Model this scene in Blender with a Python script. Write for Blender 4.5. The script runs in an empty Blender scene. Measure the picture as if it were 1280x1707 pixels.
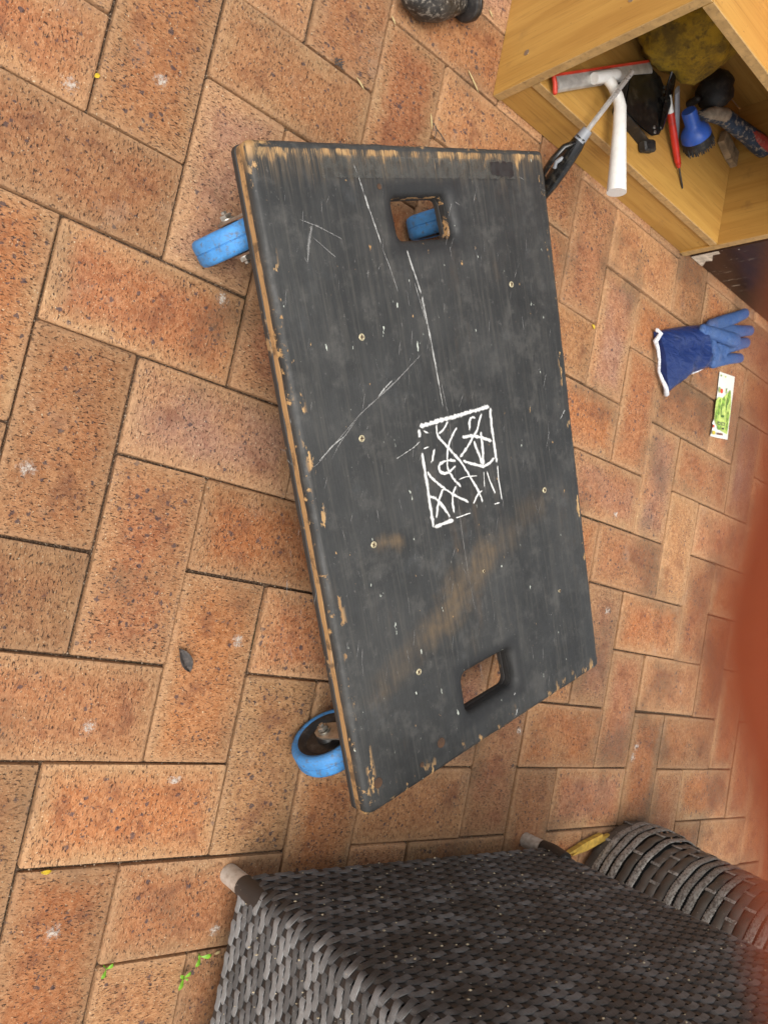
import bpy, bmesh, math, random
from mathutils import Vector, Matrix, noise as mnoise
random.seed(7)
C = bpy.context.scene.collection
S = bpy.context.scene
R = math.radians

# ------------------------------------------------------------------ camera
F_PX = 1303.07
CAM = Vector((-0.20627, -0.32502, 0.87445))
FWD = Vector((0.63414487, 0.09860623, -0.76690097)).normalized()
UP = Vector((-0.21387214, 0.97550735, -0.05142101)).normalized()
RIGHT = FWD.cross(UP).normalized()
UP = RIGHT.cross(FWD).normalized()
cd = bpy.data.cameras.new('camera'); cam = bpy.data.objects.new('camera', cd); C.objects.link(cam)
cam.matrix_world = Matrix(((RIGHT.x, UP.x, -FWD.x, CAM.x), (RIGHT.y, UP.y, -FWD.y, CAM.y), (RIGHT.z, UP.z, -FWD.z, CAM.z), (0, 0, 0, 1)))
cd.sensor_fit = 'VERTICAL'; cd.sensor_height = 24; cd.lens = F_PX / 1707 * 24
cd.clip_start = 0.002; cd.clip_end = 500
cd.dof.use_dof = True; cd.dof.focus_distance = 0.93; cd.dof.aperture_fstop = cd.lens / 2.2
S.camera = cam

# ------------------------------------------------------------------ sky and soft sun
SUN_EL, SUN_AZ = R(62), R(215)            # azimuth of where the light comes from, from +X counter-clockwise
w = bpy.data.worlds.new('World'); S.world = w; w.use_nodes = True
nt = w.node_tree; nt.nodes.clear()
sk = nt.nodes.new('ShaderNodeTexSky'); sk.sky_type = 'NISHITA'; sk.sun_disc = False
sk.sun_elevation = SUN_EL; sk.sun_rotation = math.pi / 2 - SUN_AZ; sk.dust_density = 4; sk.air_density = 1.5
hs = nt.nodes.new('ShaderNodeHueSaturation'); hs.inputs['Saturation'].default_value = 0.22
bg = nt.nodes.new('ShaderNodeBackground'); bg.inputs['Strength'].default_value = 0.13
wo = nt.nodes.new('ShaderNodeOutputWorld')
nt.links.new(sk.outputs[0], hs.inputs['Color']); nt.links.new(hs.outputs[0], bg.inputs[0]); nt.links.new(bg.outputs[0], wo.inputs[0])
sl = bpy.data.lights.new('sun', 'SUN'); sl.energy = 1.6; sl.angle = R(45); sl.color = (1, .95, .87)
so = bpy.data.objects.new('sun', sl); C.objects.link(so)
sd = Vector((math.cos(SUN_EL) * math.cos(SUN_AZ), math.cos(SUN_EL) * math.sin(SUN_AZ), math.sin(SUN_EL)))
so.rotation_euler = sd.to_track_quat('Z', 'Y').to_euler(); so.location = (0, 0, 5)
S.view_settings.view_transform = 'Standard'; S.view_settings.look = 'None'
S.view_settings.exposure = 0.60; S.view_settings.gamma = 1

# ------------------------------------------------------------------ measuring: where a sight line meets a plane of the place
def ray(u, v): return FWD + RIGHT * ((u - 640) / F_PX) - UP * ((v - 853.5) / F_PX)
def at(u, v, z=0.0): d = ray(u, v); return CAM + d * ((z - CAM.z) / d.z)
def aty(u, v, y): d = ray(u, v); return CAM + d * ((y - CAM.y) / d.y)

# ------------------------------------------------------------------ mesh helpers
class MB:
    def __init__(s): s.v = []; s.f = []
    def add(s, vs, fs):
        n = len(s.v); s.v += [tuple(p) for p in vs]; s.f += [tuple(i + n for i in q) for q in fs]; return s
    def box(s, a, b, bev=0.0, seg=1, jit=0.0):
        bm = bmesh.new(); bmesh.ops.create_cube(bm, size=1)
        for p in bm.verts: p.co = Vector([(a[i] + b[i]) / 2 + p.co[i] * (b[i] - a[i]) for i in range(3)])
        if bev: bmesh.ops.bevel(bm, geom=bm.edges[:], offset=bev, segments=seg, affect='EDGES', profile=.5)
        return s.bm(bm)
    def bm(s, bm, free=True):
        bm.verts.index_update(); s.add([v.co[:] for v in bm.verts], [[v.index for v in f.verts] for f in bm.faces])
        if free: bm.free()
        return s
    def tube(s, pts, rad, n=12, flat=1.0, updir=None, cap=True, roundcap=False):
        pts = [Vector(p) for p in pts]
        if not hasattr(rad, '__len__'): rad = [rad] * len(pts)
        if roundcap:
            P, Q = [], []
            t0 = (pts[0] - pts[1]).normalized(); t1 = (pts[-1] - pts[-2]).normalized()
            for a in (80, 55, 28): P.append(pts[0] + t0 * rad[0] * math.sin(R(a))); Q.append(rad[0] * math.cos(R(a)))
            P += pts; Q += list(rad)
            for a in (28, 55, 80): P.append(pts[-1] + t1 * rad[-1] * math.sin(R(a))); Q.append(rad[-1] * math.cos(R(a)))
            pts, rad = P, Q
        N = len(pts); up = Vector(updir) if updir else Vector((0, 0, 1)); vs = []; prev = None
        for i, p in enumerate(pts):
            t = (pts[min(i + 1, N - 1)] - pts[max(i - 1, 0)]).normalized()
            a = (prev if prev is not None else up); a = a - t * a.dot(t)
            if a.length < 1e-5: a = Vector((1, 0, 0)) - t * t.x
            a.normalize(); prev = a; b = t.cross(a)
            for k in range(n):
                th = 2 * math.pi * k / n; vs.append(p + (a * math.sin(th) * flat + b * math.cos(th)) * rad[i])
        fs = [(i * n + k, i * n + (k + 1) % n, (i + 1) * n + (k + 1) % n, (i + 1) * n + k) for i in range(N - 1) for k in range(n)]
        if cap: fs += [tuple(range(n))[::-1], tuple((N - 1) * n + k for k in range(n))]
        return s.add(vs, fs)
    def lathe(s, prof, M=Matrix(), n=32, cap=True):
        vs = [M @ Vector((r * math.cos(2 * math.pi * k / n), r * math.sin(2 * math.pi * k / n), z)) for r, z in prof for k in range(n)]
        m = len(prof)
        fs = [(i * n + k, i * n + (k + 1) % n, (i + 1) * n + (k + 1) % n, (i + 1) * n + k) for i in range(m - 1) for k in range(n)]
        if cap: fs += [tuple(range(n))[::-1], tuple((m - 1) * n + k for k in range(n))]
        return s.add(vs, fs)
    def mesh(s, name, mat, smooth=35):
        me = bpy.data.meshes.new(name); me.from_pydata(s.v, [], s.f)
        bm = bmesh.new(); bm.from_mesh(me); bmesh.ops.recalc_face_normals(bm, faces=bm.faces[:]); bm.to_mesh(me); bm.free()
        me.materials.append(mat)
        if smooth:
            me.shade_smooth(); me.set_sharp_from_angle(angle=R(smooth))
        return me
    def build(s, name, mat, parent=None, smooth=35):
        return put(name, s.mesh(name, mat, smooth), parent)

def put(name, me, parent=None):
    o = bpy.data.objects.new(name, me); C.objects.link(o)
    if parent: o.parent = parent
    return o
def tag(o, label, cat=None, group=None):
    o['label'] = label
    if cat: o['category'] = cat
    if group: o['group'] = group
    return o
def thing(name, label, cat, loc=(0, 0, 0), rz=0, group=None):
    o = bpy.data.objects.new(name, None); C.objects.link(o); o.location = loc; o.rotation_euler = (0, 0, rz); o.empty_display_size = .05
    return tag(o, label, cat, group)
def rounded(pts, r, n=6):
    out = []
    N = len(pts)
    for i in range(N):
        p = Vector(pts[i]); a = (Vector(pts[i - 1]) - p); b = (Vector(pts[(i + 1) % N]) - p)
        a.normalize(); b.normalize(); ang = a.angle(b); d = r / math.tan(ang / 2)
        cc = p + (a + b).normalized() * (r / math.sin(ang / 2))
        s0 = p + a * d - cc; s1 = p + b * d - cc
        for k in range(n + 1):
            a0 = math.atan2(s0.y, s0.x); da = (math.atan2(s1.y, s1.x) - a0 + math.pi) % (2 * math.pi) - math.pi
            out.append(cc + Vector((math.cos(a0 + da * k / n), math.sin(a0 + da * k / n))) * r)
    return [Vector((q[0], q[1])) for q in out]
def place(a, b, up=(0, 0, 1)):
    """matrix with local Z from a to b"""
    a = Vector(a); b = Vector(b); z = (b - a).normalized(); x = Vector(up).cross(z)
    if x.length < 1e-4: x = Vector((1, 0, 0)).cross(z)
    x.normalize(); y = z.cross(x)
    return Matrix(((x.x, y.x, z.x, a.x), (x.y, y.y, z.y, a.y), (x.z, y.z, z.z, a.z), (0, 0, 0, 1)))
def plate_with_holes(outer, holes, z0, z1, r_out, r_hole, r_bot=.001, hole_x=1.0):
    """a flat board, rounded over along the top edges"""
    bm = bmesh.new()
    def offs(loop, d):
        n = len(loop); out = []
        for i in range(n):
            t = (loop[(i + 1) % n] - loop[i - 1]).normalized(); out.append(loop[i] + Vector((-t.y, t.x)) * d)
        return out
    tops, bots = [], []
    for loop, r, sgn, ex in [(outer, r_out, 1, 1.0)] + [(h, r_hole, -1, hole_x) for h in holes]:
        prof = [(r_bot, z0), (0, z0 + r_bot)] + [(ex * r * (1 - math.cos(R(a))), z1 - r + r * math.sin(R(a))) for a in (0, 22, 45, 68, 90)]
        rings = []
        for d, z in prof: rings.append([bm.verts.new((q.x, q.y, z)) for q in offs(loop, d * sgn)])
        for A, B in zip(rings, rings[1:]):
            for i in range(len(A)): bm.faces.new((A[i], A[(i + 1) % len(A)], B[(i + 1) % len(A)], B[i]))
        tops.append(rings[-1]); bots.append(rings[0])
    bm.edges.ensure_lookup_table()
    for rs in (tops, bots):
        es = []
        for rg in rs:
            for i in range(len(rg)): es.append(bm.edges.get((rg[i], rg[(i + 1) % len(rg)])))
        bmesh.ops.triangle_fill(bm, use_beauty=True, use_dissolve=False, edges=es)
    return MB().bm(bm)

# ------------------------------------------------------------------ shader helpers
class NT:
    def __init__(s, name):
        s.m = bpy.data.materials.new(name); s.m.use_nodes = True; s.t = s.m.node_tree; s.t.nodes.clear()
        s.out = s.n('ShaderNodeOutputMaterial'); s.b = s.n('ShaderNodeBsdfPrincipled'); s.l(s.b.outputs[0], s.out.inputs[0])
    def n(s, t, **k):
        o = s.t.nodes.new(t)
        for a, b in k.items(): setattr(o, a, b)
        return o
    def l(s, a, b): s.t.links.new(a, b)
    def set(s, inp, v):
        if isinstance(v, bpy.types.NodeSocket): s.l(v, inp)
        elif isinstance(v, (tuple, list)) and len(v) == 3 and inp.type == 'RGBA': inp.default_value = (*v, 1)
        else: inp.default_value = v
    def math(s, op, a, b=0.0, c=None, clamp=False):
        o = s.n('ShaderNodeMath', operation=op, use_clamp=clamp); s.set(o.inputs[0], a); s.set(o.inputs[1], b)
        if c is not None: s.set(o.inputs[2], c)
        return o.outputs[0]
    def vec(s, op, a, b=(0, 0, 0)):
        o = s.n('ShaderNodeVectorMath', operation=op); s.set(o.inputs[0], a); s.set(o.inputs[1], b)
        return o.outputs['Value'] if op in ('LENGTH', 'DOT_PRODUCT', 'DISTANCE') else o.outputs[0]
    def scale(s, a, xyz): return s.vec('MULTIPLY', a, xyz)
    def noise(s, v, sc, det=4, rough=.55, dist=0.0):
        o = s.n('ShaderNodeTexNoise'); s.l(v, o.inputs['Vector']); o.inputs['Scale'].default_value = sc; o.inputs['Detail'].default_value = det
        o.inputs['Roughness'].default_value = rough; o.inputs['Distortion'].default_value = dist; return o.outputs[0]
    def voro(s, v, sc, feat='F1'):
        o = s.n('ShaderNodeTexVoronoi', feature=feat); s.l(v, o.inputs['Vector']); o.inputs['Scale'].default_value = sc; return o
    def step(s, x, a, b, lo=0.0, hi=1.0):
        o = s.n('ShaderNodeMapRange', interpolation_type='SMOOTHSTEP'); s.set(o.inputs[0], x); s.set(o.inputs[1], a); s.set(o.inputs[2], b)
        o.inputs[3].default_value = lo; o.inputs[4].default_value = hi; return o.outputs[0]
    def mix(s, f, a, b, mode='MIX'):
        o = s.n('ShaderNodeMix', data_type='RGBA', blend_type=mode); s.set(o.inputs[0], f); s.set(o.inputs[6], a); s.set(o.inputs[7], b); return o.outputs[2]
    def ramp(s, x, stops):
        o = s.n('ShaderNodeValToRGB'); s.set(o.inputs[0], x); e = o.color_ramp.elements
        while len(e) < len(stops): e.new(.5)
        for q, (p, c) in zip(e, stops): q.position = p; q.color = (*c, 1)
        return o.outputs[0]
    def obj(s): return s.n('ShaderNodeTexCoord').outputs['Object']
    def pos(s): return s.n('ShaderNodeNewGeometry').outputs['Position']
    def rnd(s): return s.n('ShaderNodeObjectInfo').outputs['Random']
    def xyz(s, v):
        o = s.n('ShaderNodeSeparateXYZ'); s.l(v, o.inputs[0]); return o.outputs
    def bump(s, h, d=.001, st=1.0):
        o = s.n('ShaderNodeBump'); s.l(h, o.inputs['Height']); o.inputs['Distance'].default_value = d; o.inputs['Strength'].default_value = st
        s.l(o.outputs[0], s.b.inputs['Normal'])
    def fin(s, col=None, rough=None, metal=None, spec=None):
        for k, v in (('Base Color', col), ('Roughness', rough), ('Metallic', metal), ('Specular IOR Level', spec)):
            if v is not None: s.set(s.b.inputs[k], v)
        return s.m
    def alpha(s, a): s.set(s.b.inputs['Alpha'], a)

def simple(name, col, rough=.6, metal=0.0, var=.25, sc=40, bump=.0, spec=.5, dirt=None, dirt_amt=.5):
    t = NT(name); p = t.obj(); n1 = t.noise(p, sc, 5)
    c = t.mix(t.step(n1, .35, .7), tuple(x * (1 - var) for x in col), tuple(min(1, x * (1 + var)) for x in col))
    if dirt: c = t.mix(t.math('MULTIPLY', t.step(t.noise(p, sc * 2.3, 6, .65), .5, .68), dirt_amt), c, dirt)
    if bump: t.bump(t.noise(p, sc * 6, 3), bump)
    return t.fin(c, t.step(n1, .3, .7, rough * .85, min(1, rough * 1.15)), metal, spec)

M = {}
# fired clay paver: streaked and iron-spotted, sandy towards the arrises
def paver(name, far):
    t = NT(name)
    if far: o = t.n('ShaderNodeAttribute', attribute_name='bco').outputs['Vector']; rn = t.n('ShaderNodeAttribute', attribute_name='brn').outputs['Fac']
    else: rn = t.rnd(); o = t.obj()
    off = t.n('ShaderNodeCombineXYZ'); t.l(t.math('MULTIPLY', rn, 37.1), off.inputs[0]); t.l(t.math('MULTIPLY', rn, 91.7), off.inputs[1])
    p = t.vec('ADD', o, off.outputs[0]); ox = t.xyz(o)
    r2 = t.math('FRACT', t.math('MULTIPLY', rn, 17.31)); r3 = t.math('FRACT', t.math('MULTIPLY', rn, 53.77))
    big = t.noise(p, 14, 3); mid = t.noise(p, 45, 5, .6)
    edge = t.math('MINIMUM', t.math('SUBTRACT', .1138, t.math('ABSOLUTE', ox[0])), t.math('SUBTRACT', .0562, t.math('ABSOLUTE', ox[1])))
    edgen = t.math('ADD', edge, t.math('MULTIPLY', t.math('SUBTRACT', mid, .5), .035))
    sand = t.step(edgen, .002, .036, 1, 0)
    core = t.ramp(rn, [(0, (.43, .130, .036)), (.2, (.45, .175, .056)), (.38, (.36, .115, .042)), (.56, (.42, .20, .080)), (.7, (.40, .135, .052)), (.82, (.32, .165, .115)), (.92, (.37, .19, .125)), (1, (.45, .145, .040))])
    tan = t.mix(r2, (.46, .28, .135), (.37, .205, .098))
    c = t.mix(t.math('MULTIPLY', sand, t.step(r3, 0, 1, .55, 1)), core, tan)
    c = t.mix(t.step(big, .34, .68, 0, .6), c, t.mix(r3, (.46, .255, .115), (.40, .115, .032)))
    mot = t.noise(t.scale(p, (1, .7, 1)), 150, 6, .75)
    c = t.mix(t.step(mot, .36, .64, 0, 1), t.mix(.34, c, (.13, .062, .036)), t.mix(.26, c, (.60, .40, .23)))
    st = t.noise(t.scale(p, (1, .4, 1)), 460, 6, .78)
    dens = t.step(t.noise(t.vec('ADD', p, (7, 3, 0)), 22, 3), .3, .7, .045, -.02)
    c = t.mix(t.step(t.math('SUBTRACT', st, dens), .535, .60, 0, .9), c, (.062, .034, .024))
    st2 = t.noise(t.scale(t.vec('ADD', p, (1, 6, 0)), (1, .55, 1)), 420, 5, .75)
    c = t.mix(t.step(st2, .57, .66, 0, .6), c, (.60, .42, .25))
    heavy = t.step(t.math('FRACT', t.math('MULTIPLY', rn, 7.13)), .25, .95)
    wob = t.n('ShaderNodeVectorMath', operation='SCALE'); wn = t.n('ShaderNodeTexNoise'); t.l(p, wn.inputs['Vector']); wn.inputs['Scale'].default_value = 210; wn.inputs['Detail'].default_value = 3
    t.l(t.vec('SUBTRACT', wn.outputs['Color'], (.5, .5, .5)), wob.inputs[0]); wob.inputs['Scale'].default_value = .0075
    pv = t.vec('ADD', t.scale(p, (1, 1, 0)), wob.outputs[0])
    for vsc, rad in ((105, .30), (210, .30)):
        vo = t.voro(pv, vsc); cr = t.xyz(vo.outputs['Color'])
        dn = t.math('ADD', t.math('ADD', cr[0], t.math('MULTIPLY', t.math('SUBTRACT', t.noise(t.vec('ADD', p, (2, 8, 0)), 26, 3), .5), 1.5)), t.math('MULTIPLY', heavy, .35))
        dn = t.math('SUBTRACT', dn, t.math('MULTIPLY', sand, .35))
        m_ = t.math('MULTIPLY', t.step(vo.outputs['Distance'], t.math('MULTIPLY', cr[1], rad), t.math('ADD', t.math('MULTIPLY', cr[1], rad), .12), 1, 0), t.step(dn, .70, .78))
        c = t.mix(t.math('MULTIPLY', m_, .82), c, (.072, .052, .055))
    sp2 = t.noise(p, 210, 2, .5)
    bevel_glint = t.step(t.math('ADD', edge, t.math('MULTIPLY', t.math('SUBTRACT', mot, .5), .004)), .0085, .002); c = t.mix(t.math('MULTIPLY', bevel_glint, .35), c, (.50, .30, .165))  # pale rim: light caught on the bevels, put into the brick colour
    c = t.mix(t.step(sp2, .70, .73, 0, .8), c, (.07, .05, .045))
    lt = t.noise(t.vec('ADD', p, (3, 1, 2)), 330, 2, .5)
    c = t.mix(t.step(lt, .69, .72, 0, .85), c, (.62, .50, .33))
    wpos = t.pos(); grime = t.noise(wpos, 7, 5, .6)
    gx = t.math('ADD', grime, t.step(t.xyz(wpos)[0], .3, 1.3, -.03, .05)); c = t.mix(t.math('MULTIPLY', t.step(gx, .50, .72, 0, .75), t.step(t.math('ADD', mot, t.math('MULTIPLY', st, .6)), .62, .92, .25, 1)), c, (.12, .075, .045))
    c = t.mix(t.step(t.noise(t.vec('ADD', wpos, (5, 2, 0)), 11, 5, .65), .6, .78, 0, .4), c, (.50, .35, .24))
    blt = t.noise(t.vec('ADD', p, (12, 5, 0)), 24, 5, .65)
    c = t.mix(t.math('MULTIPLY', t.step(blt, .48, .68, 0, .55), t.step(sand, .7, .1)), c, (.17, .062, .032))
    hv = t.n('ShaderNodeHueSaturation'); hv.inputs['Saturation'].default_value = 1.03; hv.inputs['Hue'].default_value = .4985; t.l(t.step(t.math('FRACT', t.math('MULTIPLY', rn, 29.3)), 0, 1, .80, 1.12), hv.inputs['Value']); t.l(c, hv.inputs['Color']); c = hv.outputs[0]
    h = t.math('SUBTRACT', t.math('ADD', t.math('MULTIPLY', mid, .8), t.math('MULTIPLY', st, .9)), t.math('MULTIPLY', t.step(st, .56, .66), .9))
    t.bump(h, .0019, 1)
    return t.fin(c, t.step(mid, .3, .7, .62, .85), 0, .35)
M['paver'] = paver('clay_paver', False); M['paver_far'] = paver('clay_paver_far', True)
# joint sand with moss
t = NT('joint_sand'); wp = t.pos(); g = t.noise(wp, 420, 3, .7); g2 = t.noise(wp, 6, 4); v = t.voro(wp, 520)
c = t.mix(t.step(g, .35, .7), (.042, .025, .016), (.16, .105, .066))
c = t.mix(t.step(g2, .55, .7, 0, .75), c, (.028, .030, .012))
c = t.mix(t.step(t.noise(t.vec('ADD', wp, (9, 4, 1)), 330, 2), .62, .68, 0, .9), c, (.42, .33, .24))
t.bump(v.outputs['Distance'], .0015); M['sand'] = t.fin(c, .95, 0, .2)
M['soil'] = simple('soil', (.12, .085, .05), .95, sc=3)
M['lime'] = None
t = NT('lime_spot'); p = t.vec('ADD', t.obj(), t.vec('MULTIPLY', t.n('ShaderNodeObjectInfo').outputs['Location'], (3, 3, 3))); n_ = t.noise(p, 190, 5, .75); r_ = t.math('MULTIPLY', t.vec('LENGTH', t.obj()), 62)
t.alpha(t.step(t.math('ADD', n_, t.math('MULTIPLY', t.math('SUBTRACT', .5, r_), .34)), .46, .74, 0, .62)); M['lime'] = t.fin((.66, .60, .52), .9)

# ---- painted plywood of the dolly
BH = (.2420, .3880); TOP = .155
t = NT('worn_black_paint'); o = t.obj(); x_, y_, z_ = t.xyz(o)
gr = t.noise(t.scale(o, (1, .045, 1)), 210, 5, .65); gr2 = t.noise(t.scale(o, (1, .03, .5)), 620, 3, .6); cl = t.noise(o, 9, 5, .6); fine = t.noise(o, 55, 5, .65)
c = t.mix(t.step(cl, .3, .7), (.022, .0222, .0215), (.040, .0398, .038))
c = t.mix(t.step(gr, .45, .72, 0, .42), c, (.085, .078, .066))
bl_ = t.noise(t.vec('ADD', o, (1, 9, 2)), 27, 6, .72); c = t.mix(t.step(bl_, .5, .68, 0, .5), c, (.085, .080, .072)); c = t.mix(t.step(t.noise(t.vec('ADD', o, (6, 2, 2)), 19, 6, .72), .52, .70, 0, .55), c, (.019, .0185, .018)); c = t.mix(t.step(t.noise(t.scale(t.vec('ADD', o, (3, 3, 2)), (1, .25, 1)), 15, 6, .7), .56, .74, 0, .42), c, (.085, .055, .032))
c = t.mix(t.step(gr2, .56, .74, 0, .5), c, (.02, .019, .018))
c = t.mix(t.step(t.noise(t.vec('ADD', o, (4, 7, 1)), 13, 6, .7), .56, .75, 0, .4), c, (.080, .083, .084))
c = t.mix(t.step(t.noise(t.scale(t.vec('ADD', o, (11, 7, 1)), (1, .55, 1)), 210, 4, .7), .64, .70, 0, .35), c, (.17, .16, .145))
du = t.math('SUBTRACT', BH[0], t.math('ABSOLUTE', x_)); dvt = t.math('SUBTRACT', BH[1], y_); dvb = t.math('ADD', BH[1], y_)
wood = t.mix(t.step(gr, .35, .65), (.50, .31, .135), (.30, .165, .065))
chipn = t.noise(t.scale(o, (1, .42, 1)), 62, 5, .62)
# far end: paint dragged off in streaks along the grain
along = t.noise(t.scale(o, (1, .0, 0)), 46, 6, .75)
reach = t.math('MULTIPLY', t.math('POWER', t.step(along, .38, .74), 1.6), .045)
haze = t.math('MULTIPLY', t.step(t.math('SUBTRACT', t.math('ADD', reach, .016), dvt), -.03, .014), t.step(t.math('ADD', t.math('MULTIPLY', gr2, .7), t.math('MULTIPLY', gr, .5)), .48, .74, 0, .42))
haze = t.math('MULTIPLY', haze, t.step(dvt, .007, .011))
c = t.mix(haze, c, (.22, .15, .08))
w1 = t.math('MULTIPLY', t.step(t.math('SUBTRACT', t.math('ADD', t.math('MULTIPLY', reach, .55), .013), dvt), -.004, .003), t.step(t.math('ADD', t.math('MULTIPLY', gr2, .45), t.math('MULTIPLY', chipn, .6)), .50, .60, 0, .95))
w1 = t.math('MULTIPLY', w1, t.step(t.math('ADD', dvt, t.math('MULTIPLY', chipn, .006)), .0105, .0125))
# chipped arris down both long sides and the near end
wl = t.math('MULTIPLY', t.math('MULTIPLY', t.step(du, .021, .013), t.step(du, .004, .010)), t.step(t.math('ADD', chipn, t.math('MULTIPLY', t.step(x_, .1, -.1), t.step(t.math('ABSOLUTE', y_), .12, .34, .01, .055))), .595, .63))
wb = t.math('MULTIPLY', t.step(dvb, .03, .002), t.step(chipn, .56, .61))
rim = t.math('MULTIPLY', t.step(t.math('MINIMUM', du, t.math('MINIMUM', dvt, dvb)), .0075, .002), t.step(t.noise(o, 48, 6, .7), .57, .62))
corner = t.math('MULTIPLY', t.step(t.math('ADD', t.math('ADD', du, dvt), t.math('MULTIPLY', chipn, .03)), .052, .03), t.step(gr, .36, .52))
chips = t.step(t.noise(t.scale(t.vec('ADD', o, (2, 3, 0)), (1, .5, 1)), 78, 5, .66), .69, .715)
wear = t.math('MAXIMUM', t.math('MAXIMUM', t.math('MAXIMUM', w1, wl), t.math('MAXIMUM', wb, rim)), t.math('MAXIMUM', chips, t.math('MULTIPLY', corner, t.step(x_, 0, -.1))))
def seg(ax, ay, bx, by, r0, r1):
    ab = (bx - ax, by - ay); L2 = ab[0] ** 2 + ab[1] ** 2
    q = t.vec('SUBTRACT', t.scale(o, (1, 1, 0)), (ax, ay, 0))
    k = t.math('DIVIDE', t.vec('DOT_PRODUCT', q, (ab[0], ab[1], 0)), L2, clamp=True)
    kk = t.n('ShaderNodeCombineXYZ'); t.l(t.math('MULTIPLY', k, ab[0]), kk.inputs[0]); t.l(t.math('MULTIPLY', k, ab[1]), kk.inputs[1])
    d = t.vec('DISTANCE', q, kk.outputs[0])
    d = t.math('ADD', d, t.math('MULTIPLY', t.math('SUBTRACT', t.noise(o, 26, 4, .6), .5), r1 * 1.7))
    return t.step(d, r0, r1, 1, 0)
rub = t.math('MULTIPLY', seg(-.095, -.20, .02, -.135, .0, .040), .60)
rub2 = t.math('MULTIPLY', seg(.02, -.135, .14, -.095, .0, .036), .22)
rub3 = t.math('MULTIPLY', seg(-.155, -.067, -.125, -.072, .0, .014), .75)
rub4 = t.math('MULTIPLY', seg(-.19, -.245, -.11, -.205, .0, .032), .26)
rubs = t.math('MULTIPLY', t.math('MAXIMUM', t.math('MAXIMUM', rub, rub2), t.math('MAXIMUM', rub3, rub4)), t.math('MULTIPLY', t.step(gr, .32, .6, .35, 1), t.step(fine, .3, .62, .45, 1)))
c = t.mix(rubs, c, (.165, .108, .055))
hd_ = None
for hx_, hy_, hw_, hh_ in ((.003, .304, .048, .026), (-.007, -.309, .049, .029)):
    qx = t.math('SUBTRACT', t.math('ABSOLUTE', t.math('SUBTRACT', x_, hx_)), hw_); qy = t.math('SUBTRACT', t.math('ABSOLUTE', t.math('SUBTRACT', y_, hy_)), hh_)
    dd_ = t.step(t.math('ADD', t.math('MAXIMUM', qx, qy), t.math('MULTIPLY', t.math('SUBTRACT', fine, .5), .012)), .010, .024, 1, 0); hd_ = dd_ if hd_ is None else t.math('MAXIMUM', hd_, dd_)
c = t.mix(t.math('MULTIPLY', hd_, .75), c, (.016, .0158, .016))  # hand-hole rims darkened: dirt and shadow put into the paint colour
c = t.mix(wear, c, wood)
c = t.mix(t.step(t.noise(t.scale(t.vec('ADD', o, (8, 1, 0)), (1, .35, 1)), 120, 3, .55), .725, .75, 0, .8), c, (.55, .58, .50))
t.bump(t.math('SUBTRACT', t.math('ADD', t.math('MULTIPLY', gr, .6), t.math('MULTIPLY', gr2, .4)), t.math('MULTIPLY', wear, .5)), .0007, .8)
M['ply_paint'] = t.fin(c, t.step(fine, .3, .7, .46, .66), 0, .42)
t = NT('ply_core'); o = t.obj(); g = t.noise(t.scale(o, (.12, .12, 3)), 190, 4, .6); n_ = t.noise(o, 30, 6, .7)
c = t.mix(g, (.46, .27, .11), (.30, .165, .07)); c = t.mix(t.step(n_, .53, .64, 0, .8), c, (.09, .055, .03)); t.bump(g, .001)
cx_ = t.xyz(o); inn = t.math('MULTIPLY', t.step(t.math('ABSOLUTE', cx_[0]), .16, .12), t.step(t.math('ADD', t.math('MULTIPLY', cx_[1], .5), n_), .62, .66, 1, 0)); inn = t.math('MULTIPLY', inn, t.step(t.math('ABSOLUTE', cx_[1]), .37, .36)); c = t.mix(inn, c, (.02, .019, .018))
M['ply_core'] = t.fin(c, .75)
t = NT('ply_under'); o = t.obj(); n_ = t.noise(o, 40, 5, .65)
M['ply_dark'] = t.fin(t.mix(t.step(n_, .6, .68), (.03, .028, .026), (.28, .17, .08)), .6)
def film_mat(name, col, sc, lo, hi, amax, soft):
    t = NT(name); o = t.obj(); at_ = t.n('ShaderNodeAttribute', attribute_name='soft')
    g = t.noise(t.scale(o, (1, .3, 1)), sc, 4, .7); big_ = t.noise(o, 70, 4, .7)
    k = t.math('ADD', t.math('ADD', t.math('MULTIPLY', g, .8), t.math('MULTIPLY', big_, .45)), t.math('MULTIPLY', at_.outputs['Fac'], soft))
    t.alpha(t.step(k, lo, hi, 0, amax)); return t.fin(col, .65)
M['marker'] = film_mat('white_marker', (.70, .69, .66), 330, .88, 1.14, .96, .66)
M['scratch'] = film_mat('chalky_scratch', (.56, .55, .52), 330, .84, 1.18, .75, .50)
M['scuff'] = film_mat('faint_scuff', (.30, .29, .275), 250, .74, 1.08, .62, .45)
t = NT('tape_residue'); o = t.obj(); M['tape'] = t.fin((.10, .097, .085), .42); t.alpha(t.step(t.noise(o, 90, 4), .35, .65, .10, .5))
M['tape_dark'] = simple('tape_dark', (.022, .021, .02), .4, sc=90)

M['blue_tyre'] = simple('blue_rubber', (.060, .255, .58), .6, sc=70, var=.12, bump=.0006, dirt=(.11, .12, .13), dirt_amt=.75)
M['black_plastic'] = simple('black_plastic', (.018, .017, .017), .38, sc=50, var=.3, dirt=(.09, .08, .07), dirt_amt=.5)
M['zinc'] = simple('zinc_steel', (.50, .48, .43), .38, .9, sc=60, var=.2, dirt=(.22, .17, .11), dirt_amt=.6)
M['brass'] = simple('screw_steel', (.55, .47, .30), .45, .6, sc=300)
M['hole'] = simple('drilled_wood', (.075, .038, .02), .9)

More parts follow.
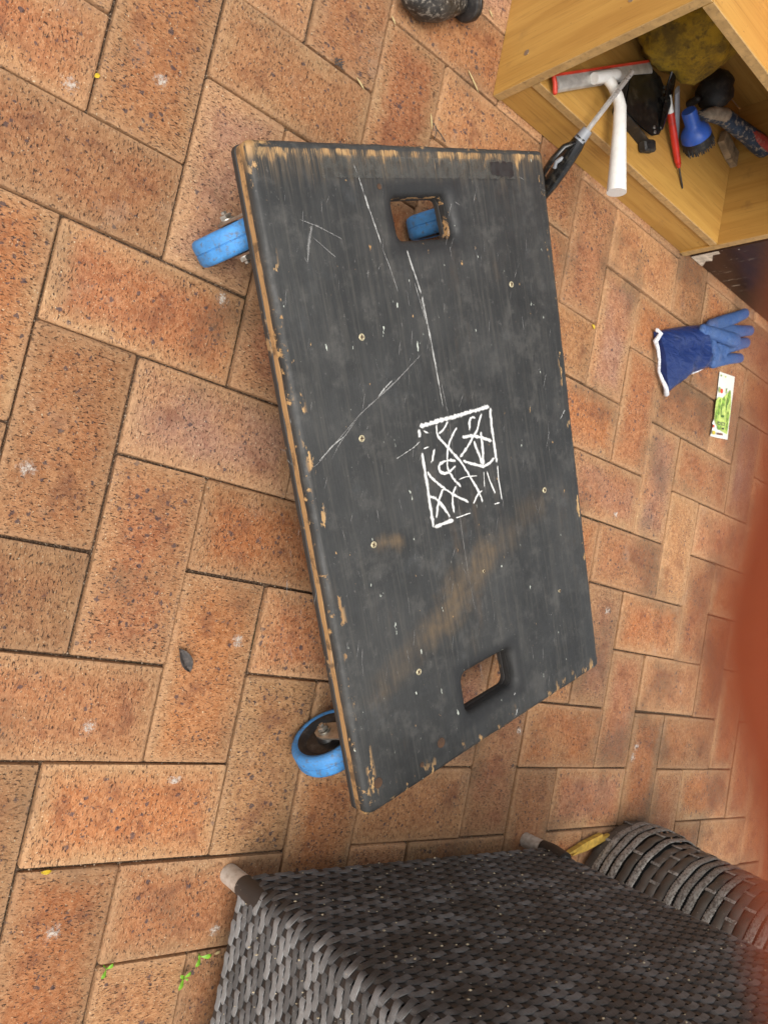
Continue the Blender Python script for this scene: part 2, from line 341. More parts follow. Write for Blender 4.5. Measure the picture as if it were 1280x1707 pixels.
# ---- oak veneer
def oak(name, axis, k=1.0):
    t = NT(name); o = t.obj(); sc = [1, 1, 1]; sc[axis] = .07
    g = t.noise(t.scale(o, sc), 46, 5, .6, .6); g2 = t.noise(t.scale(o, [q if i != axis else .035 for i, q in enumerate(sc)]), 330, 3, .6)
    c = t.mix(t.step(g, .3, .7), (.50 * k, .285 * k, .072 * k), (.40 * k, .21 * k, .047 * k))
    c = t.mix(t.step(g2, .52, .72, 0, .42), c, (.215 * k, .10 * k, .027 * k))
    c = t.mix(t.step(t.noise(o, 18, 5, .65), .60, .78, 0, .4), c, (.17, .09, .04))
    c = t.mix(t.step(t.noise(o, 150, 3, .6), .715, .74, 0, .8), c, (.05, .03, .018))
    t.bump(g2, .0003); return t.fin(c, t.step(g, .3, .7, .36, .5), 0, .45)
M['oak_x'] = oak('oak_along_width', 0); M['oak_y'] = oak('oak_along_depth', 1); M['oak_z'] = oak('oak_upright', 2)
M['oak_edge'] = simple('oak_edging', (.46, .29, .115), .5, sc=60, var=.14, dirt=(.16, .10, .05), dirt_amt=.5)
t = NT('dark_stain'); o = t.obj(); g = t.noise(t.scale(o, (.12, 1, 1)), 90, 4, .6)
c = t.mix(t.step(g, .3, .7), (.026, .011, .006), (.045, .018, .010))
sc_ = t.noise(t.scale(o, (1, 1, .12)), 140, 4, .7); c = t.mix(t.math('MULTIPLY', t.step(sc_, .60, .66, 0, .75), t.step(t.noise(o, 9, 3), .45, .6)), c, (.40, .33, .25))
c = t.mix(t.step(t.noise(o, 130, 3), .70, .73), c, (.48, .42, .34))
M['dark_stain'] = t.fin(c, .38)
M['bare_white'] = simple('bare_filler', (.62, .52, .40), .85, sc=90)

def px_pts(pts, z): return [at(u, v, z) for u, v in pts]

# ================================================================== SETTING: ground and clay paving
W = .116
gm = MB().add([(-150, -150, 0), (150, -150, 0), (150, 150, 0), (-150, 150, 0)], [(0, 1, 2, 3)]).build('ground', M['soil'])
gm.location.z = -.07; gm['kind'] = 'structure'
pav = MB().add([(-4, -5, 0), (7, -5, 0), (7, 5, 0), (-4, 5, 0)], [(0, 1, 2, 3)]).build('paving', M['sand'])
pav.location.z = -.0075; pav['kind'] = 'structure'
def brick_mesh(k):
    rr = random.Random(k); bm = bmesh.new(); bmesh.ops.create_cube(bm, size=1)
    lx, ly, lz = .2293, .1138, .05
    for v in bm.verts: v.co = Vector((v.co.x * lx, v.co.y * ly, v.co.z * lz - lz / 2))
    bm.edges.ensure_lookup_table()
    es = [e for e in bm.edges if not all(v.co.z < -.01 for v in e.verts)]
    bmesh.ops.bevel(bm, geom=es, offset=.0040, segments=2, affect='EDGES', profile=.55)
    for v in bm.verts: v.co += Vector((rr.uniform(-1, 1) * .0008, rr.uniform(-1, 1) * .0008, rr.uniform(-1, 1) * .0004))
    return MB().bm(bm)
bmeshes = [brick_mesh(k) for k in range(8)]
bdata = [b.mesh('brick', M['paver'], 50) for b in bmeshes]
cells = []
for i in range(-30, 54):
    for j in range(-40, 40):
        if (i - j) % 4 == 0: cells.append((i + 1, j + .5, 0))
        elif (i - j) % 4 == 3: cells.append((i + .5, j + 1, 1))
def score(cx, cy):
    d = Vector((cx, cy, 0)) - CAM; z = d.dot(FWD)
    if z < .1: return 9e9
    u = d.dot(RIGHT) / z * F_PX; v = d.dot(UP) / z * F_PX
    return max(abs(u) / 640, abs(v) / 853.5) if max(abs(u) - 640, abs(v) - 853.5) < 260 else 9e8 + z
cells.sort(key=lambda q: score(q[0] * W, -q[1] * W))
far = MB(); nb = 0; far_co = []; far_rn = []
for q, (ci, cj, vert) in enumerate(cells):
    x, y = ci * W, -cj * W
    if not (-3.9 < x < 6.8 and -4.8 < y < 4.8): continue
    rr = random.Random(int(ci * 97 + cj * 1013))
    k = rr.randrange(8)
    m = Matrix.Translation((x + rr.uniform(-1, 1) * .0009, y + rr.uniform(-1, 1) * .0009, rr.uniform(-.0014, .0008)))
    m = m @ Matrix.Rotation((math.pi / 2 if vert else 0) + (math.pi if rr.random() < .5 else 0) + rr.uniform(-.004, .004), 4, 'Z') @ Matrix.Rotation(rr.uniform(-.006, .006), 4, 'X') @ Matrix.Rotation(rr.uniform(-.004, .004), 4, 'Y')
    if nb < 300:
        b = put('brick', bdata[k], pav); b.matrix_local = Matrix.Translation((0, 0, .0075)) @ m; nb += 1
    else:
        far.add([m @ Vector(v) for v in bmeshes[k].v], bmeshes[k].f); far_co += [x_ for v in bmeshes[k].v for x_ in v]; far_rn += [rr.random()] * len(bmeshes[k].v)
fb = far.build('far_bricks', M['paver_far'], pav); fb.data.attributes.new('bco', 'FLOAT_VECTOR', 'POINT').data.foreach_set('vector', far_co); fb.data.attributes.new('brn', 'FLOAT', 'POINT').data.foreach_set('value', far_rn); fb.location.z = .0075; fb['kind'] = 'stuff'

grit = MB(); rr = random.Random(21)
for q, (ci, cj, vert) in enumerate(cells[:300]):
    hx, hy = (W / 2, W) if vert else (W, W / 2)
    for _ in range(9):
        if rr.random() < hx / (hx + hy): gx_, gy_ = rr.uniform(-hx, hx), rr.choice((-hy, hy))
        else: gx_, gy_ = rr.choice((-hx, hx)), rr.uniform(-hy, hy)
        r_ = rr.choice((.0005, .0007, .0009, .0013)); cc_ = Vector((ci * W + gx_ + rr.uniform(-.0009, .0009), -cj * W + gy_ + rr.uniform(-.0009, .0009), rr.uniform(-.0045, -.0015)))
        grit.add([cc_ + Vector(v) * r_ * rr.uniform(.7, 1.3) for v in ((1, 0, 0), (-1, 0, 0), (0, 1, 0), (0, -1, 0), (0, 0, 1), (0, 0, -1))], [(0, 2, 4), (2, 1, 4), (1, 3, 4), (3, 0, 4), (2, 0, 5), (1, 2, 5), (3, 1, 5), (0, 3, 5)])
M['grit'] = simple('grit', (.30, .22, .15), .9, sc=160, var=.6)
go = grit.build('joint_grit', M['grit'], pav, 0); go.location.z = .0075; go['kind'] = 'stuff'
# pale lime and paint spots trodden into the bricks
def blob(cx, cy, r, seed, z=0, n=22, el=1.0, rot=0.0, rough=.35):
    vs = [(0, 0, 0)]
    for k in range(n):
        a = 2 * math.pi * k / n; q = r * (1 + rough * mnoise.noise(Vector((math.cos(a) * 1.6 + seed * 7.3, math.sin(a) * 1.6, seed))) * 1.6)
        px_, py_ = q * math.cos(a), q * math.sin(a) * el
        vs.append((px_ * math.cos(rot) - py_ * math.sin(rot), px_ * math.sin(rot) + py_ * math.cos(rot), 0))
    return MB().add(vs, [(0, 1 + k, 1 + (k + 1) % n) for k in range(n)])
for k, (u, v, r, el) in enumerate([(119, 142, .013, .9), (269, 134, .012, .8), (45, 780, .018, .8), (371, 498, .011, .9), (88, 1554, .016, 1), (292, 1300, .014, .35), (148, 1212, .012, .9),
                                   (1060, 1245, .013, 1.2), (1054, 1262, .01, 1), (1026, 857, .007, 1), (1012, 1018, .009, 1), (388, 1560, .012, 1.2), (357, 1550, .009, 1), (396, 1068, .009, 1), (865, 1218, .012, .5)]):
    p_ = at(u, v, .0016); bo = blob(0, 0, r, k + 3, el=el, rot=k * 1.3).build('lime_spot', M['lime'], pav, 0); bo.location = (p_.x, p_.y, .0016 + .0075 + k * .00002)

# ================================================================== PLATFORM DOLLY
BC = Vector((.4989, -.1392, 0)); BA = R(27.454)
dolly = thing('platform_dolly', 'black painted plywood platform dolly with two hand holes and blue caster wheels', 'dolly', BC, BA)
Minv = (Matrix.Translation(BC) @ Matrix.Rotation(BA, 4, 'Z')).inverted()
def uv(u, v, z=TOP): q = Minv @ at(u, v, z); return Vector((q.x, q.y))
outer = rounded([(-.2360, .3888), (-.2478, -.3890), (.2352, -.3864), (.2486, .3864)], .009, 6)
hole1 = rounded([(-.0455, .3290), (-.0425, .2790), (.0525, .2780), (.0480, .3300)], .009, 6)
hole2 = rounded([(-.0552, -.2810), (-.0560, -.3385), (.0430, -.3375), (.0405, -.2805)], .011, 6)
def dens(loop, m=.012):
    out = []
    for i in range(len(loop)):
        a, b = loop[i], loop[(i + 1) % len(loop)]; k = max(1, int((b - a).length / m))
        out += [a.lerp(b, j / k) for j in range(k)]
    return out
def ragged(loop, amp, seed):
    out = []
    for p in loop:
        nn = mnoise.noise(Vector((p.x * 60, p.y * 60, seed))) + .5 * mnoise.noise(Vector((p.x * 190, p.y * 190, seed))); out.append(p + p.normalized() * nn * amp)
    return out
O2, H1, H2 = dens(outer), dens(hole1, .006), dens(hole2, .006)
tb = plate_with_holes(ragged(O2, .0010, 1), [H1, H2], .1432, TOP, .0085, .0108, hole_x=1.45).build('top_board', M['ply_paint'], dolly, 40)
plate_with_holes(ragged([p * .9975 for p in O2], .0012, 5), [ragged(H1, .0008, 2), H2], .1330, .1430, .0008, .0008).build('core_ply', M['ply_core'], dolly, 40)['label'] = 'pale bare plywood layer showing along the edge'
plate_with_holes(ragged(O2, .0008, 9), [H1, H2], .1245, .1328, .0016, .0012).build('bottom_ply', M['ply_dark'], dolly, 40)

# casters: plate, fork, wheel hub, tyre, axle nut
def caster_parts(yaw, trail=.035, Rw=.0508, wd=.032):
    """local frame at the swivel axis, z up from the ground; the wheel trails towards -x"""
    rot = Matrix.Rotation(yaw, 4, 'Z')
    Mw = rot @ Matrix.Translation((-trail, 0, Rw)) @ Matrix.Rotation(math.pi / 2, 4, 'X')
    e = .006; w2 = wd / 2
    tyre = MB().lathe([(.0395, -w2 + .0015), (.043, -w2), (Rw - e, -w2), (Rw - e * .35, -w2 + e * .3), (Rw, -w2 + e), (Rw, -.0009), (Rw - .0009, -.0002), (Rw - .0009, .0002), (Rw, .0009), (Rw, w2 - e), (Rw - e * .35, w2 - e * .3), (Rw - e, w2), (.043, w2), (.0395, w2 - .0015)], Mw, 56, cap=False)
    hub = MB().lathe([(.009, -w2 - .001), (.013, -w2 + .001), (.015, -w2 + .006), (.030, -w2 + .007), (.036, -w2 + .0025), (.0398, -w2 + .001), (.0398, w2 - .001), (.036, w2 - .0025), (.030, w2 - .007), (.015, w2 - .006), (.013, w2 - .001), (.009, w2 + .001)], Mw, 40)
    fork = MB()
    for s in (-1, 1):
        y0 = s * (w2 + .0035); prof = [(-trail - .013, Rw), (-trail - .0095, Rw - .0095), (-trail, Rw - .0135), (-trail + .011, Rw - .008), (-trail + .026, Rw + .022), (.024, .100), (.024, .107), (-.028, .107), (-.034, .095), (-trail - .012, Rw + .012)]
        n = len(prof)
        vs = [rot @ Vector((a, y0 + d, b)) for d in (-.0013, .0013) for a, b in prof]
        fork.add(vs, [tuple(range(n))[::-1], tuple(range(n, 2 * n))] + [(i, (i + 1) % n, n + (i + 1) % n, n + i) for i in range(n)])
    bm = MB().box((-.030, -w2 - .0049, .1072), (.026, w2 + .0049, .1102)); fork.add([rot @ Vector(v) for v in bm.v], bm.f)
    fork.lathe([(.024, .1103), (.027, .113), (.027, .1175), (.022, .1202)], Matrix(), 28)
    bolts = []
    for s in (-1, 1):
        bolt = MB(); bolts.append(bolt)
        Mb = rot @ Matrix.Translation((-trail, s * (w2 + .005), Rw)) @ Matrix.Rotation(-s * math.pi / 2, 4, 'X')
        bolt.lathe([(.0095, 0), (.0095, .0012), (.0074, .0013)], Mb, 24, cap=False); bolt.lathe([(.0074, .0013), (.0074, .0058), (.006, .0068), (.0035, .0069), (.0035, .0098), (.0028, .0102)], Mb, 6)
    plate = MB().box((-.046, -.040, .1204), (.046, .040, .1242), .002)
    return tyre, hub, fork, bolts, plate
for (su, sv), yw in (((-.1715, .3215), .801), ((-.181, -.3235), .756), ((.172, .321), .570), ((.176, -.322), .75 + math.pi)):
    ty, hb, fk, bl, pl = caster_parts(yw - BA)
    ca = fk.build('caster', M['zinc'], dolly, 30); ca.location = (su, sv, 0)
    ty.build('tyre', M['blue_tyre'], ca, 40); hb.build('hub', M['black_plastic'], ca, 40); [q_.build('axle_nut', M['zinc'], ca, 30) for q_ in bl]; pl.build('plate', M['zinc'], ca, 30)
# screw heads and drilled holes
scr = MB(); scr.lathe([(.0042, -.0004), (.0042, .0004), (.0036, .0008), (.0012, .0006)], Matrix(), 18)
scr_me = scr.mesh('screw_head', M['brass'], 30)
cr = MB().box((-.0024, -.0005, .0007), (.0024, .0005, .0011)).box((-.0005, -.0024, .0008), (.0005, .0024, .0012)); cr_me = cr.mesh('cross_recess', M['hole'], 0)
for u, v in ((852, 474), (603, 562), (603, 731), (623, 908), (698, 1120), (907, 817), (806, 952), (932, 985)):
    q = uv(u, v); s_ = put('screw', scr_me, tb); s_.location = (q.x, q.y, TOP); s_.rotation_euler.z = u
    if u in (806, 932): s_.scale = (.6, .6, 1)
    c_ = put('cross_recess', cr_me, tb); c_.location = s_.location; c_.rotation_euler.z = u
hol = MB(); hol.lathe([(.0068, .0004), (.0062, .0007), (.0050, .0002)], Matrix(), 20); hol_me = hol.mesh('drilled_hole', M['hole'], 30)
for u, v, s in ((735, 1238, 1), (630, 1305, 1), (703, 1275, .5), (632, 311, .5)):
    q = uv(u, v); s_ = put('drilled_hole', hol_me, tb); s_.location = (q.x, q.y, TOP); s_.scale = (s, s, 1)
# paint strokes lie on the board as thin flat films
layer = [0]
def film(mb, pts, wds, seed=0, jag=.25):
    z = TOP + .0003 + layer[0] * .000012; layer[0] += 1
    P = []; Wd = []
    for i in range(len(pts) - 1):
        a, b = pts[i], pts[i + 1]; k = max(2, int((b - a).length / .004))
        for j in range(k): P.append(a.lerp(b, j / k)); Wd.append(wds[i] + (wds[i + 1] - wds[i]) * j / k)
    P.append(pts[-1]); Wd.append(wds[-1])
    Q = [P[0]] + [(P[i - 1] + P[i] * 2 + P[i + 1]) / 4 for i in range(1, len(P) - 1)] + [P[-1]]
    vs = []; n0 = len(mb.v)
    if not hasattr(mb, 'soft'): mb.soft = []
    for i, p in enumerate(Q):
        tt = (Q[min(i + 1, len(Q) - 1)] - Q[max(i - 1, 0)]).normalized(); nn = Vector((-tt.y, tt.x))
        j1 = 1 + jag * mnoise.noise(Vector((i * .7, seed, 0))); j2 = 1 + jag * mnoise.noise(Vector((i * .7, seed, 9)))
        vs += [(*(p + nn * Wd[i] * .62 * j1), z), (*p, z), (*(p - nn * Wd[i] * .62 * j2), z)]
        e_ = .35 if i in (0, len(Q) - 1) else 1; mb.soft += [0.0, e_, 0.0]
    mb.add(vs, [q for i in range(len(Q) - 1) for q in ((3 * i, 3 * i + 1, 3 * i + 4, 3 * i + 3), (3 * i + 1, 3 * i + 2, 3 * i + 5, 3 * i + 4))])
def film_build(mb, name, mat):
    o_ = mb.build(name, mat, tb, 0); at_ = o_.data.attributes.new('soft', 'FLOAT', 'POINT'); at_.data.foreach_set('value', mb.soft); return o_
TAGS = [([(235, 330), (1000, 110)], 34), ([(1000, 112), (1015, 300), (1050, 560), (1075, 720)], 32), ([(1078, 735), (1092, 900), (1128, 1110)], 14), ([(235, 340), (258, 450)], 30),
        ([(272, 595), (310, 820), (345, 1060), (400, 1405)], 30), ([(400, 1402), (620, 1318)], 32), ([(630, 1305), (800, 1245)], 11), ([(420, 300), (440, 430), (560, 560), (690, 700), (790, 870), (870, 1000), (930, 1140)], 23),
        ([(550, 260), (520, 340), (450, 410)], 21), ([(645, 330), (570, 480), (545, 590), (540, 690), (550, 790), (620, 900), (700, 975)], 21),
        ([(640, 735), (560, 820), (490, 832), (447, 780), (470, 712), (560, 685), (640, 690)], 24), ([(700, 690), (800, 720), (930, 757), (1000, 712), (1055, 650)], 25), ([(690, 445), (800, 425), (900, 440), (1025, 482)], 29),
        ([(680, 660), (760, 540), (870, 350), (880, 280), (910, 180)], 23), ([(785, 380), (775, 260), (810, 220), (850, 240)], 25), ([(820, 470), (860, 580), (930, 740)], 27), ([(895, 370), (920, 560), (930, 752)], 29),
        ([(410, 550), (375, 730)], 23), ([(320, 800), (380, 880), (500, 980), (620, 1060), (780, 1135)], 22), ([(345, 1070), (420, 1090), (500, 1180), (580, 1300)], 27), ([(510, 970), (460, 1080), (440, 1180), (430, 1310)], 23),
        ([(640, 950), (600, 1040), (600, 1150), (620, 1250)], 21), ([(820, 1160), (860, 1060), (920, 1000)], 18), ([(930, 790), (940, 980)], 10), ([(960, 790), (1000, 920), (1060, 1050)], 16), ([(660, 900), (720, 865), (870, 850)], 10),
        ([(280, 570), (360, 535)], 12), ([(280, 372), (355, 400)], 16), ([(1030, 1160), (1105, 1135)], 12)]
kz = 200 / 1280
for k, (pts, wz) in enumerate(TAGS):
    w_ = wz * kz / 860
    g = MB(); film(g, [uv(660 + a * kz, 660 + b * kz) for a, b in pts], [w_ * 1.42] * len(pts), k); film_build(g, 'tag_stroke', M['marker'])
for k, (pts, wm) in enumerate([([(588, 272), (596, 292)], [1, 2]), ([(596, 292), (612, 340), (632, 398), (636, 412)], [2.6, 3.4, 2.4, 2]), ([(636, 412), (650, 448), (664, 490)], [1.6, 1.0, .6]), ([(677, 416), (690, 455), (702, 492)], [3, 4.2, 3.4]), ([(702, 492), (716, 560), (728, 625), (738, 680)], [4.2, 3.2, 2.6, 1.4]),
                               ([(690, 470), (712, 545)], [1.5, 1.2]), ([(655, 632), (640, 648), (628, 664)], [2.4, 3, 1.6]), ([(530, 770), (555, 742), (580, 722)], [1, 2.2, 1]), ([(941, 682), (932, 700)], [2, 4]), ([(858, 1152), (855, 1162)], [4, 2.5]), ([(862, 1178), (858, 1196)], [5, 3]), ([(660, 765), (690, 745), (700, 735)], [1.5, 2, 1.5])]):
    g = MB(); film(g, [uv(*q) for q in pts], [x * .0014 for x in wm], k + 40, .5); film_build(g, 'scratch', M['scratch'])
rr = random.Random(5)
for k, (pts, wm) in enumerate([([(735, 640), (748, 700), (768, 880), (780, 960), (792, 1020)], [1.4, 1, 1.2, 1, .6]), ([(700, 592), (660, 635), (600, 690), (525, 778)], [1, 3, 2, 1]), ([(520, 372), (515, 400), (512, 440)], [5, 6, 3]), ([(497, 365), (530, 378), (572, 400)], [1.5, 2.5, 1.5]), ([(520, 395), (560, 430)], [1, 2]), ([(600, 690), (565, 740), (550, 770)], [1, 2, 1])] +
                              [([(a, b), (a + rr.uniform(-16, 16) * rr.random(), b + rr.uniform(-34, 34))], [rr.uniform(.5, 1.8), .4]) for a, b in [(rr.uniform(470, 920), rr.uniform(300, 1150)) for _ in range(190)]]):
    g = MB(); film(g, [uv(*q) for q in pts], [x * .001 for x in wm], k + 70, .5); film_build(g, 'scuff', M['scuff'])
g = MB(); film(g, [uv(532, 278), uv(857, 284)], [.019, .019], 3, .08); film_build(g, 'tape_residue', M['tape'])
g = MB(); film(g, [uv(815, 282), uv(852, 284)], [.013, .016], 8, .5); film_build(g, 'tape_scrap', M['tape_dark'])

# ================================================================== OPEN OAK CABINET
X0, X1, Y0, Y1, HC, TH = .5662, 1.1700, .4740, .7700, .3560, .0160
cab = thing('open_cabinet', 'low open oak veneer cabinet holding tools', 'cabinet', (X0, Y0, 0))
Wc, Dc = X1 - X0, Y1 - Y0; PL, SH = .064, .081
def panel(name, a, b, mat, edge=None, lab=None):
    o_ = MB().box(a, b, .0008).build(name, M[mat], cab, 30)
    if edge:
        for ea, eb in edge: MB().box(ea, eb, .0006).build('edging', M['oak_edge'], o_, 30)
    return o_
sp_l = panel('side_panel', (0, .0012, 0), (TH, Dc, HC - .0005), 'oak_z', [((.0004, -.0003, .001), (TH - .0004, .0011, HC - .001))])
sp_r = panel('side_panel', (Wc - TH, .0012, 0), (Wc, Dc, HC - TH - .001), 'oak_z', [((Wc - TH + .0004, -.0003, .001), (Wc - .0004, .0011, HC - TH - .002))])
panel('top_panel', (TH + .0006, .0012, HC - TH), (Wc, Dc, HC), 'oak_x', [((TH + .001, -.0003, HC - TH + .0004), (Wc - .001, .0011, HC - .0004))])
panel('bottom_shelf', (TH + .0006, .0022, PL + .001), (Wc - TH - .0006, Dc - .005, SH), 'oak_x', [((TH + .001, .0006, PL + .0014), (Wc - TH - .001, .0021, SH - .0004))])
panel('plinth', (TH + .0006, .004, .0), (Wc - TH - .0006, .020, PL), 'oak_x')
panel('back_panel', (TH + .0006, Dc - .0045, SH + .0006), (Wc - TH - .0006, Dc - .0005, HC - TH - .0006), 'oak_x')
csm = MB(); csm.lathe([(.0046, 0), (.0046, .0006), (.0020, .0009)], Matrix(), 16); cs_me = csm.mesh('screw', M['zinc'], 30)
for loc, rot in (((-.0001, .050, .058), (0, -math.pi / 2, 0)), ((-.0001, .050, .24), (0, -math.pi / 2, 0))):
    s_ = put('screw', cs_me, sp_l); s_.location = loc; s_.rotation_euler = rot
# ------------------------------------------------------------------ dark stained cupboard standing next to it
dk = thing('dark_cupboard', 'dark brown stained cupboard with scratched front, right of the oak cabinet', 'cupboard', (1.196, .4855, 0))
MB().box((0, .018, .012), (.70, .36, .62), .0015).build('carcass', M['dark_stain'], dk, 30)
fr = MB().box((0, 0, 0), (.70, .0175, .30), .002).build('front_board', M['dark_stain'], dk, 30)
MB().box((0, 0, .3025), (.70, .0175, .62), .002).build('front_board', M['dark_stain'], dk, 30)
bw = rounded([(.0, .0), (.050, .0), (.030, .018), (.034, .030), (.012, .042), (.012, .058), (0, .060)], .0015, 2)
MB().add([(q.x + .0004, -.0006, q.y + .0006) for q in bw], [tuple(range(len(bw)))]).build('chipped_corner', M['bare_white'], fr, 0)['label'] = 'pale bare patch where the stain has chipped off'

# ================================================================== tools in the cabinet
FZ = SH
M['white_plastic'] = simple('white_plastic', (.76, .75, .71), .32, var=.04, dirt=(.60, .55, .46), dirt_amt=.3)
M['red_rubber'] = simple('red_rubber', (.55, .045, .02), .5, var=.15)
M['steel'] = simple('brushed_steel', (.56, .54, .50), .34, .5, sc=80, var=.15)
M['chrome'] = simple('chrome', (.74, .72, .68), .3, .6, sc=60, var=.08)
M['grey_plastic'] = simple('grey_plastic', (.24, .25, .27), .45, var=.12)
M['gloss_black'] = simple('gloss_black', (.010, .0095, .009), .2, var=.3, dirt=(.06, .05, .035), dirt_amt=.45)
M['red_plastic'] = simple('red_plastic', (.50, .025, .012), .3, var=.2, dirt=(.12, .04, .03), dirt_amt=.4)
M['blue_plastic'] = simple('blue_plastic', (.030, .105, .46), .36, var=.15, dirt=(.10, .12, .2), dirt_amt=.4)
M['dark_steel'] = simple('dark_steel', (.07, .06, .05), .45, .7)
M['rubber'] = simple('black_rubber', (.016, .014, .012), .6, var=.4, dirt=(.07, .055, .035), dirt_amt=.6, bump=.0006)
M['mortar'] = simple('dried_mortar', (.36, .30, .22), .95, sc=60, var=.3, bump=.001)
M['navy'] = simple('navy_rubber', (.022, .045, .085), .6, sc=55, var=.3, dirt=(.40, .34, .25), dirt_amt=.95)
M['grip_red'] = simple('red_grip', (.38, .05, .035), .6, sc=70, var=.25, dirt=(.36, .28, .2), dirt_amt=.7)
M['old_wood'] = simple('weathered_wood', (.27, .19, .11), .85, sc=60, var=.35, bump=.001)
# squeegee
sq = thing('squeegee', 'white plastic squeegee with steel blade and red rubber edge', 'squeegee', (0, 0, 0))
a = at(918, 137, FZ + .006); b = at(1082, 110, FZ + .020); mid_ = at(1011, 127, FZ + .026)
d_ = (b - a).normalized(); fw = Vector((d_.y, -d_.x, 0)).normalized()
hd = MB().tube([mid_ - d_ * .034, mid_ - d_ * .030, mid_, mid_ + d_ * .022, mid_ + d_ * .027], [.0088, .0094, .0094, .0094, .0085], 18)
ps = [at(1011, 129, FZ + .026), at(1020, 142, FZ + .027), at(1029, 160, FZ + .028), at(1033, 178, FZ + .030), at(1032, 215, FZ + .032), at(1030, 255, FZ + .034), at(1028, 300, FZ + .037), at(1027, 321, FZ + .038)]
hd.build('head', M['white_plastic'], sq, 50)
MB().tube(ps, [.0088, .0084, .0090, .0100, .0108, .0126, .0146, .0158], 22, roundcap=False).build('handle', M['white_plastic'], sq, 50)
bl = MB(); n_ = Vector((0, 0, 1))
prof = [(-.005, .002), (.004, .004), (.010, .004), (.015, .0), (.0165, -.005), (.014, -.008), (.012, -.0065), (.013, -.003), (.009, .001), (.003, .001), (-.005, -.001)]
bl.add([p0 + fw * q[0] + n_ * q[1] for p0 in (a + d_ * .004 + n_ * .006, b) for q in prof], [tuple(range(len(prof)))[::-1], tuple(range(len(prof), 2 * len(prof)))] + [(i, (i + 1) % len(prof), len(prof) + (i + 1) % len(prof), len(prof) + i) for i in range(len(prof))])
bl.build('blade', M['steel'], sq, 40)
rb = MB()
rb.add([p0 + fw * q[0] + n_ * q[1] for p0 in (a + n_ * .006, b - d_ * .004) for q in ((-.0088, .0035), (-.0052, .0035), (-.0052, -.001), (-.0088, -.001))], [(0, 1, 2, 3)[::-1], (4, 5, 6, 7), (0, 1, 5, 4), (1, 2, 6, 5), (2, 3, 7, 6), (3, 0, 4, 7)])
rb.tube([a + n_ * .0065 - fw * .006, a + n_ * .0065 + fw * .004, a + n_ * .0035 + fw * .0155], [.0036, .0036, .0040], 10, roundcap=True)
rb.build('rubber_edge', M['red_rubber'], sq, 40)
# gas lighter leaning on the plinth
gl = thing('gas_lighter', 'long gas lighter with black handle and chrome tube leaning on the cabinet plinth', 'lighter', (0, 0, 0))
tip = at(1053, 120, FZ + .052); col0 = at(977, 219, .100); hb_ = at(917, 306, .030)
dd = (tip - col0).normalized(); col1 = at(966, 233, .090)
MB().tube([col0 - dd * .004, tip], .0042, 14).lathe([(.0028, 0), (.0028, .0003)], place(tip, tip + dd), 12).build('tube', M['chrome'], gl, 40)
MB().tube([col1 - (col0 - col1) * .15, col0 + (col0 - col1) * .2], [.0105, .0082], 18).build('collar', M['grey_plastic'], gl, 40)
dl = (hb_ - col1); sd_ = Vector((-dl.y, dl.x, 0)).normalized() * -1
hp = [col1 + dl * k for k in (0, .15, .4, .7, 1, 1.25)]
MB().tube(hp, [.0105, .0125, .0135, .0135, .0125, .010], 16, flat=1.0, roundcap=True).build('handle', M['gloss_black'], gl, 50)
MB().tube([col1 + dl * .10 + sd_ * .009, col1 + dl * .22 + sd_ * .024, col1 + dl * .5 + sd_ * .031, col1 + dl * .85 + sd_ * .031, col1 + dl * 1.05 + sd_ * .016], .0046, 10, flat=1.6).build('trigger_guard', M['gloss_black'], gl, 50)
MB().tube([col1 + dl * .42 + sd_ * .010, col1 + dl * .55 + sd_ * .019, col1 + dl * .66 + sd_ * .015], .0035, 10).build('trigger', M['grey_plastic'], gl, 50)
# black folded metal bracket
bk = thing('metal_bracket', 'glossy black folded metal bracket with rivets lying beside the squeegee', 'bracket', (0, 0, 0))
zt = FZ + .022
top_pts = [(1052, 118), (1084, 112), (1100, 128), (1112, 160), (1108, 205), (1098, 224), (1088, 226), (1070, 212), (1042, 184)]
P_ = [at(u, v, zt) for u, v in top_pts]; n = len(P_)
mb = MB(); mb.add([p for p in P_] + [p - Vector((0, 0, .003)) for p in P_], [tuple(range(n)), tuple(range(n, 2 * n))[::-1]] + [(i, (i + 1) % n, n + (i + 1) % n, n + i) for i in range(n)])
mb.build('plate', M['gloss_black'], bk, 30)
mb = MB(); fl = [at(u, v, zt) for u, v in ((1052, 116), (1039, 182), (1068, 216), (1084, 236))]
for p, q in zip(fl, fl[1:]):
    s_ = (q - p).normalized(); k_ = Vector((s_.y, -s_.x, 0)) * .0022
    mb.add([p, q, q + k_, p + k_, p - Vector((0, 0, .021)), q - Vector((0, 0, .021)), q + k_ - Vector((0, 0, .021)), p + k_ - Vector((0, 0, .021))], [(0, 1, 2, 3), (4, 5, 6, 7), (0, 1, 5, 4), (1, 2, 6, 5), (2, 3, 7, 6), (3, 0, 4, 7)])
mb.build('flange', M['rubber'], bk, 30)
f0 = at(1080, 243, FZ + .012)
MB().box((-.017, -.010, -.0105), (.017, .010, .006), .003).build('foot', M['rubber'], bk, 30).matrix_local = Matrix.Translation(f0) @ Matrix.Rotation(.45, 4, 'Z')
hp = [at(1102, 212, zt + .002), at(1112, 172, zt + .006), at(1117, 142, zt + .012), at(1124, 115, zt + .022), at(1131, 88, zt + .036)]
MB().tube(hp, [.0050, .0095, .0105, .0070, .0036], 12, flat=.45, roundcap=True).build('horn', M['gloss_black'], bk, 50)
rv = MB().lathe([(.0032, 0), (.0032, .0008), (.002, .0016)], Matrix(), 14); rvm = rv.mesh('rivet', M['zinc'], 40)
for u, v in ((1090, 212), (1091, 220), (1107, 145), (1107, 153), (1108, 163)):
    q = at(u, v, zt + .0003); r_ = put('rivet', rvm, bk); r_.location = q
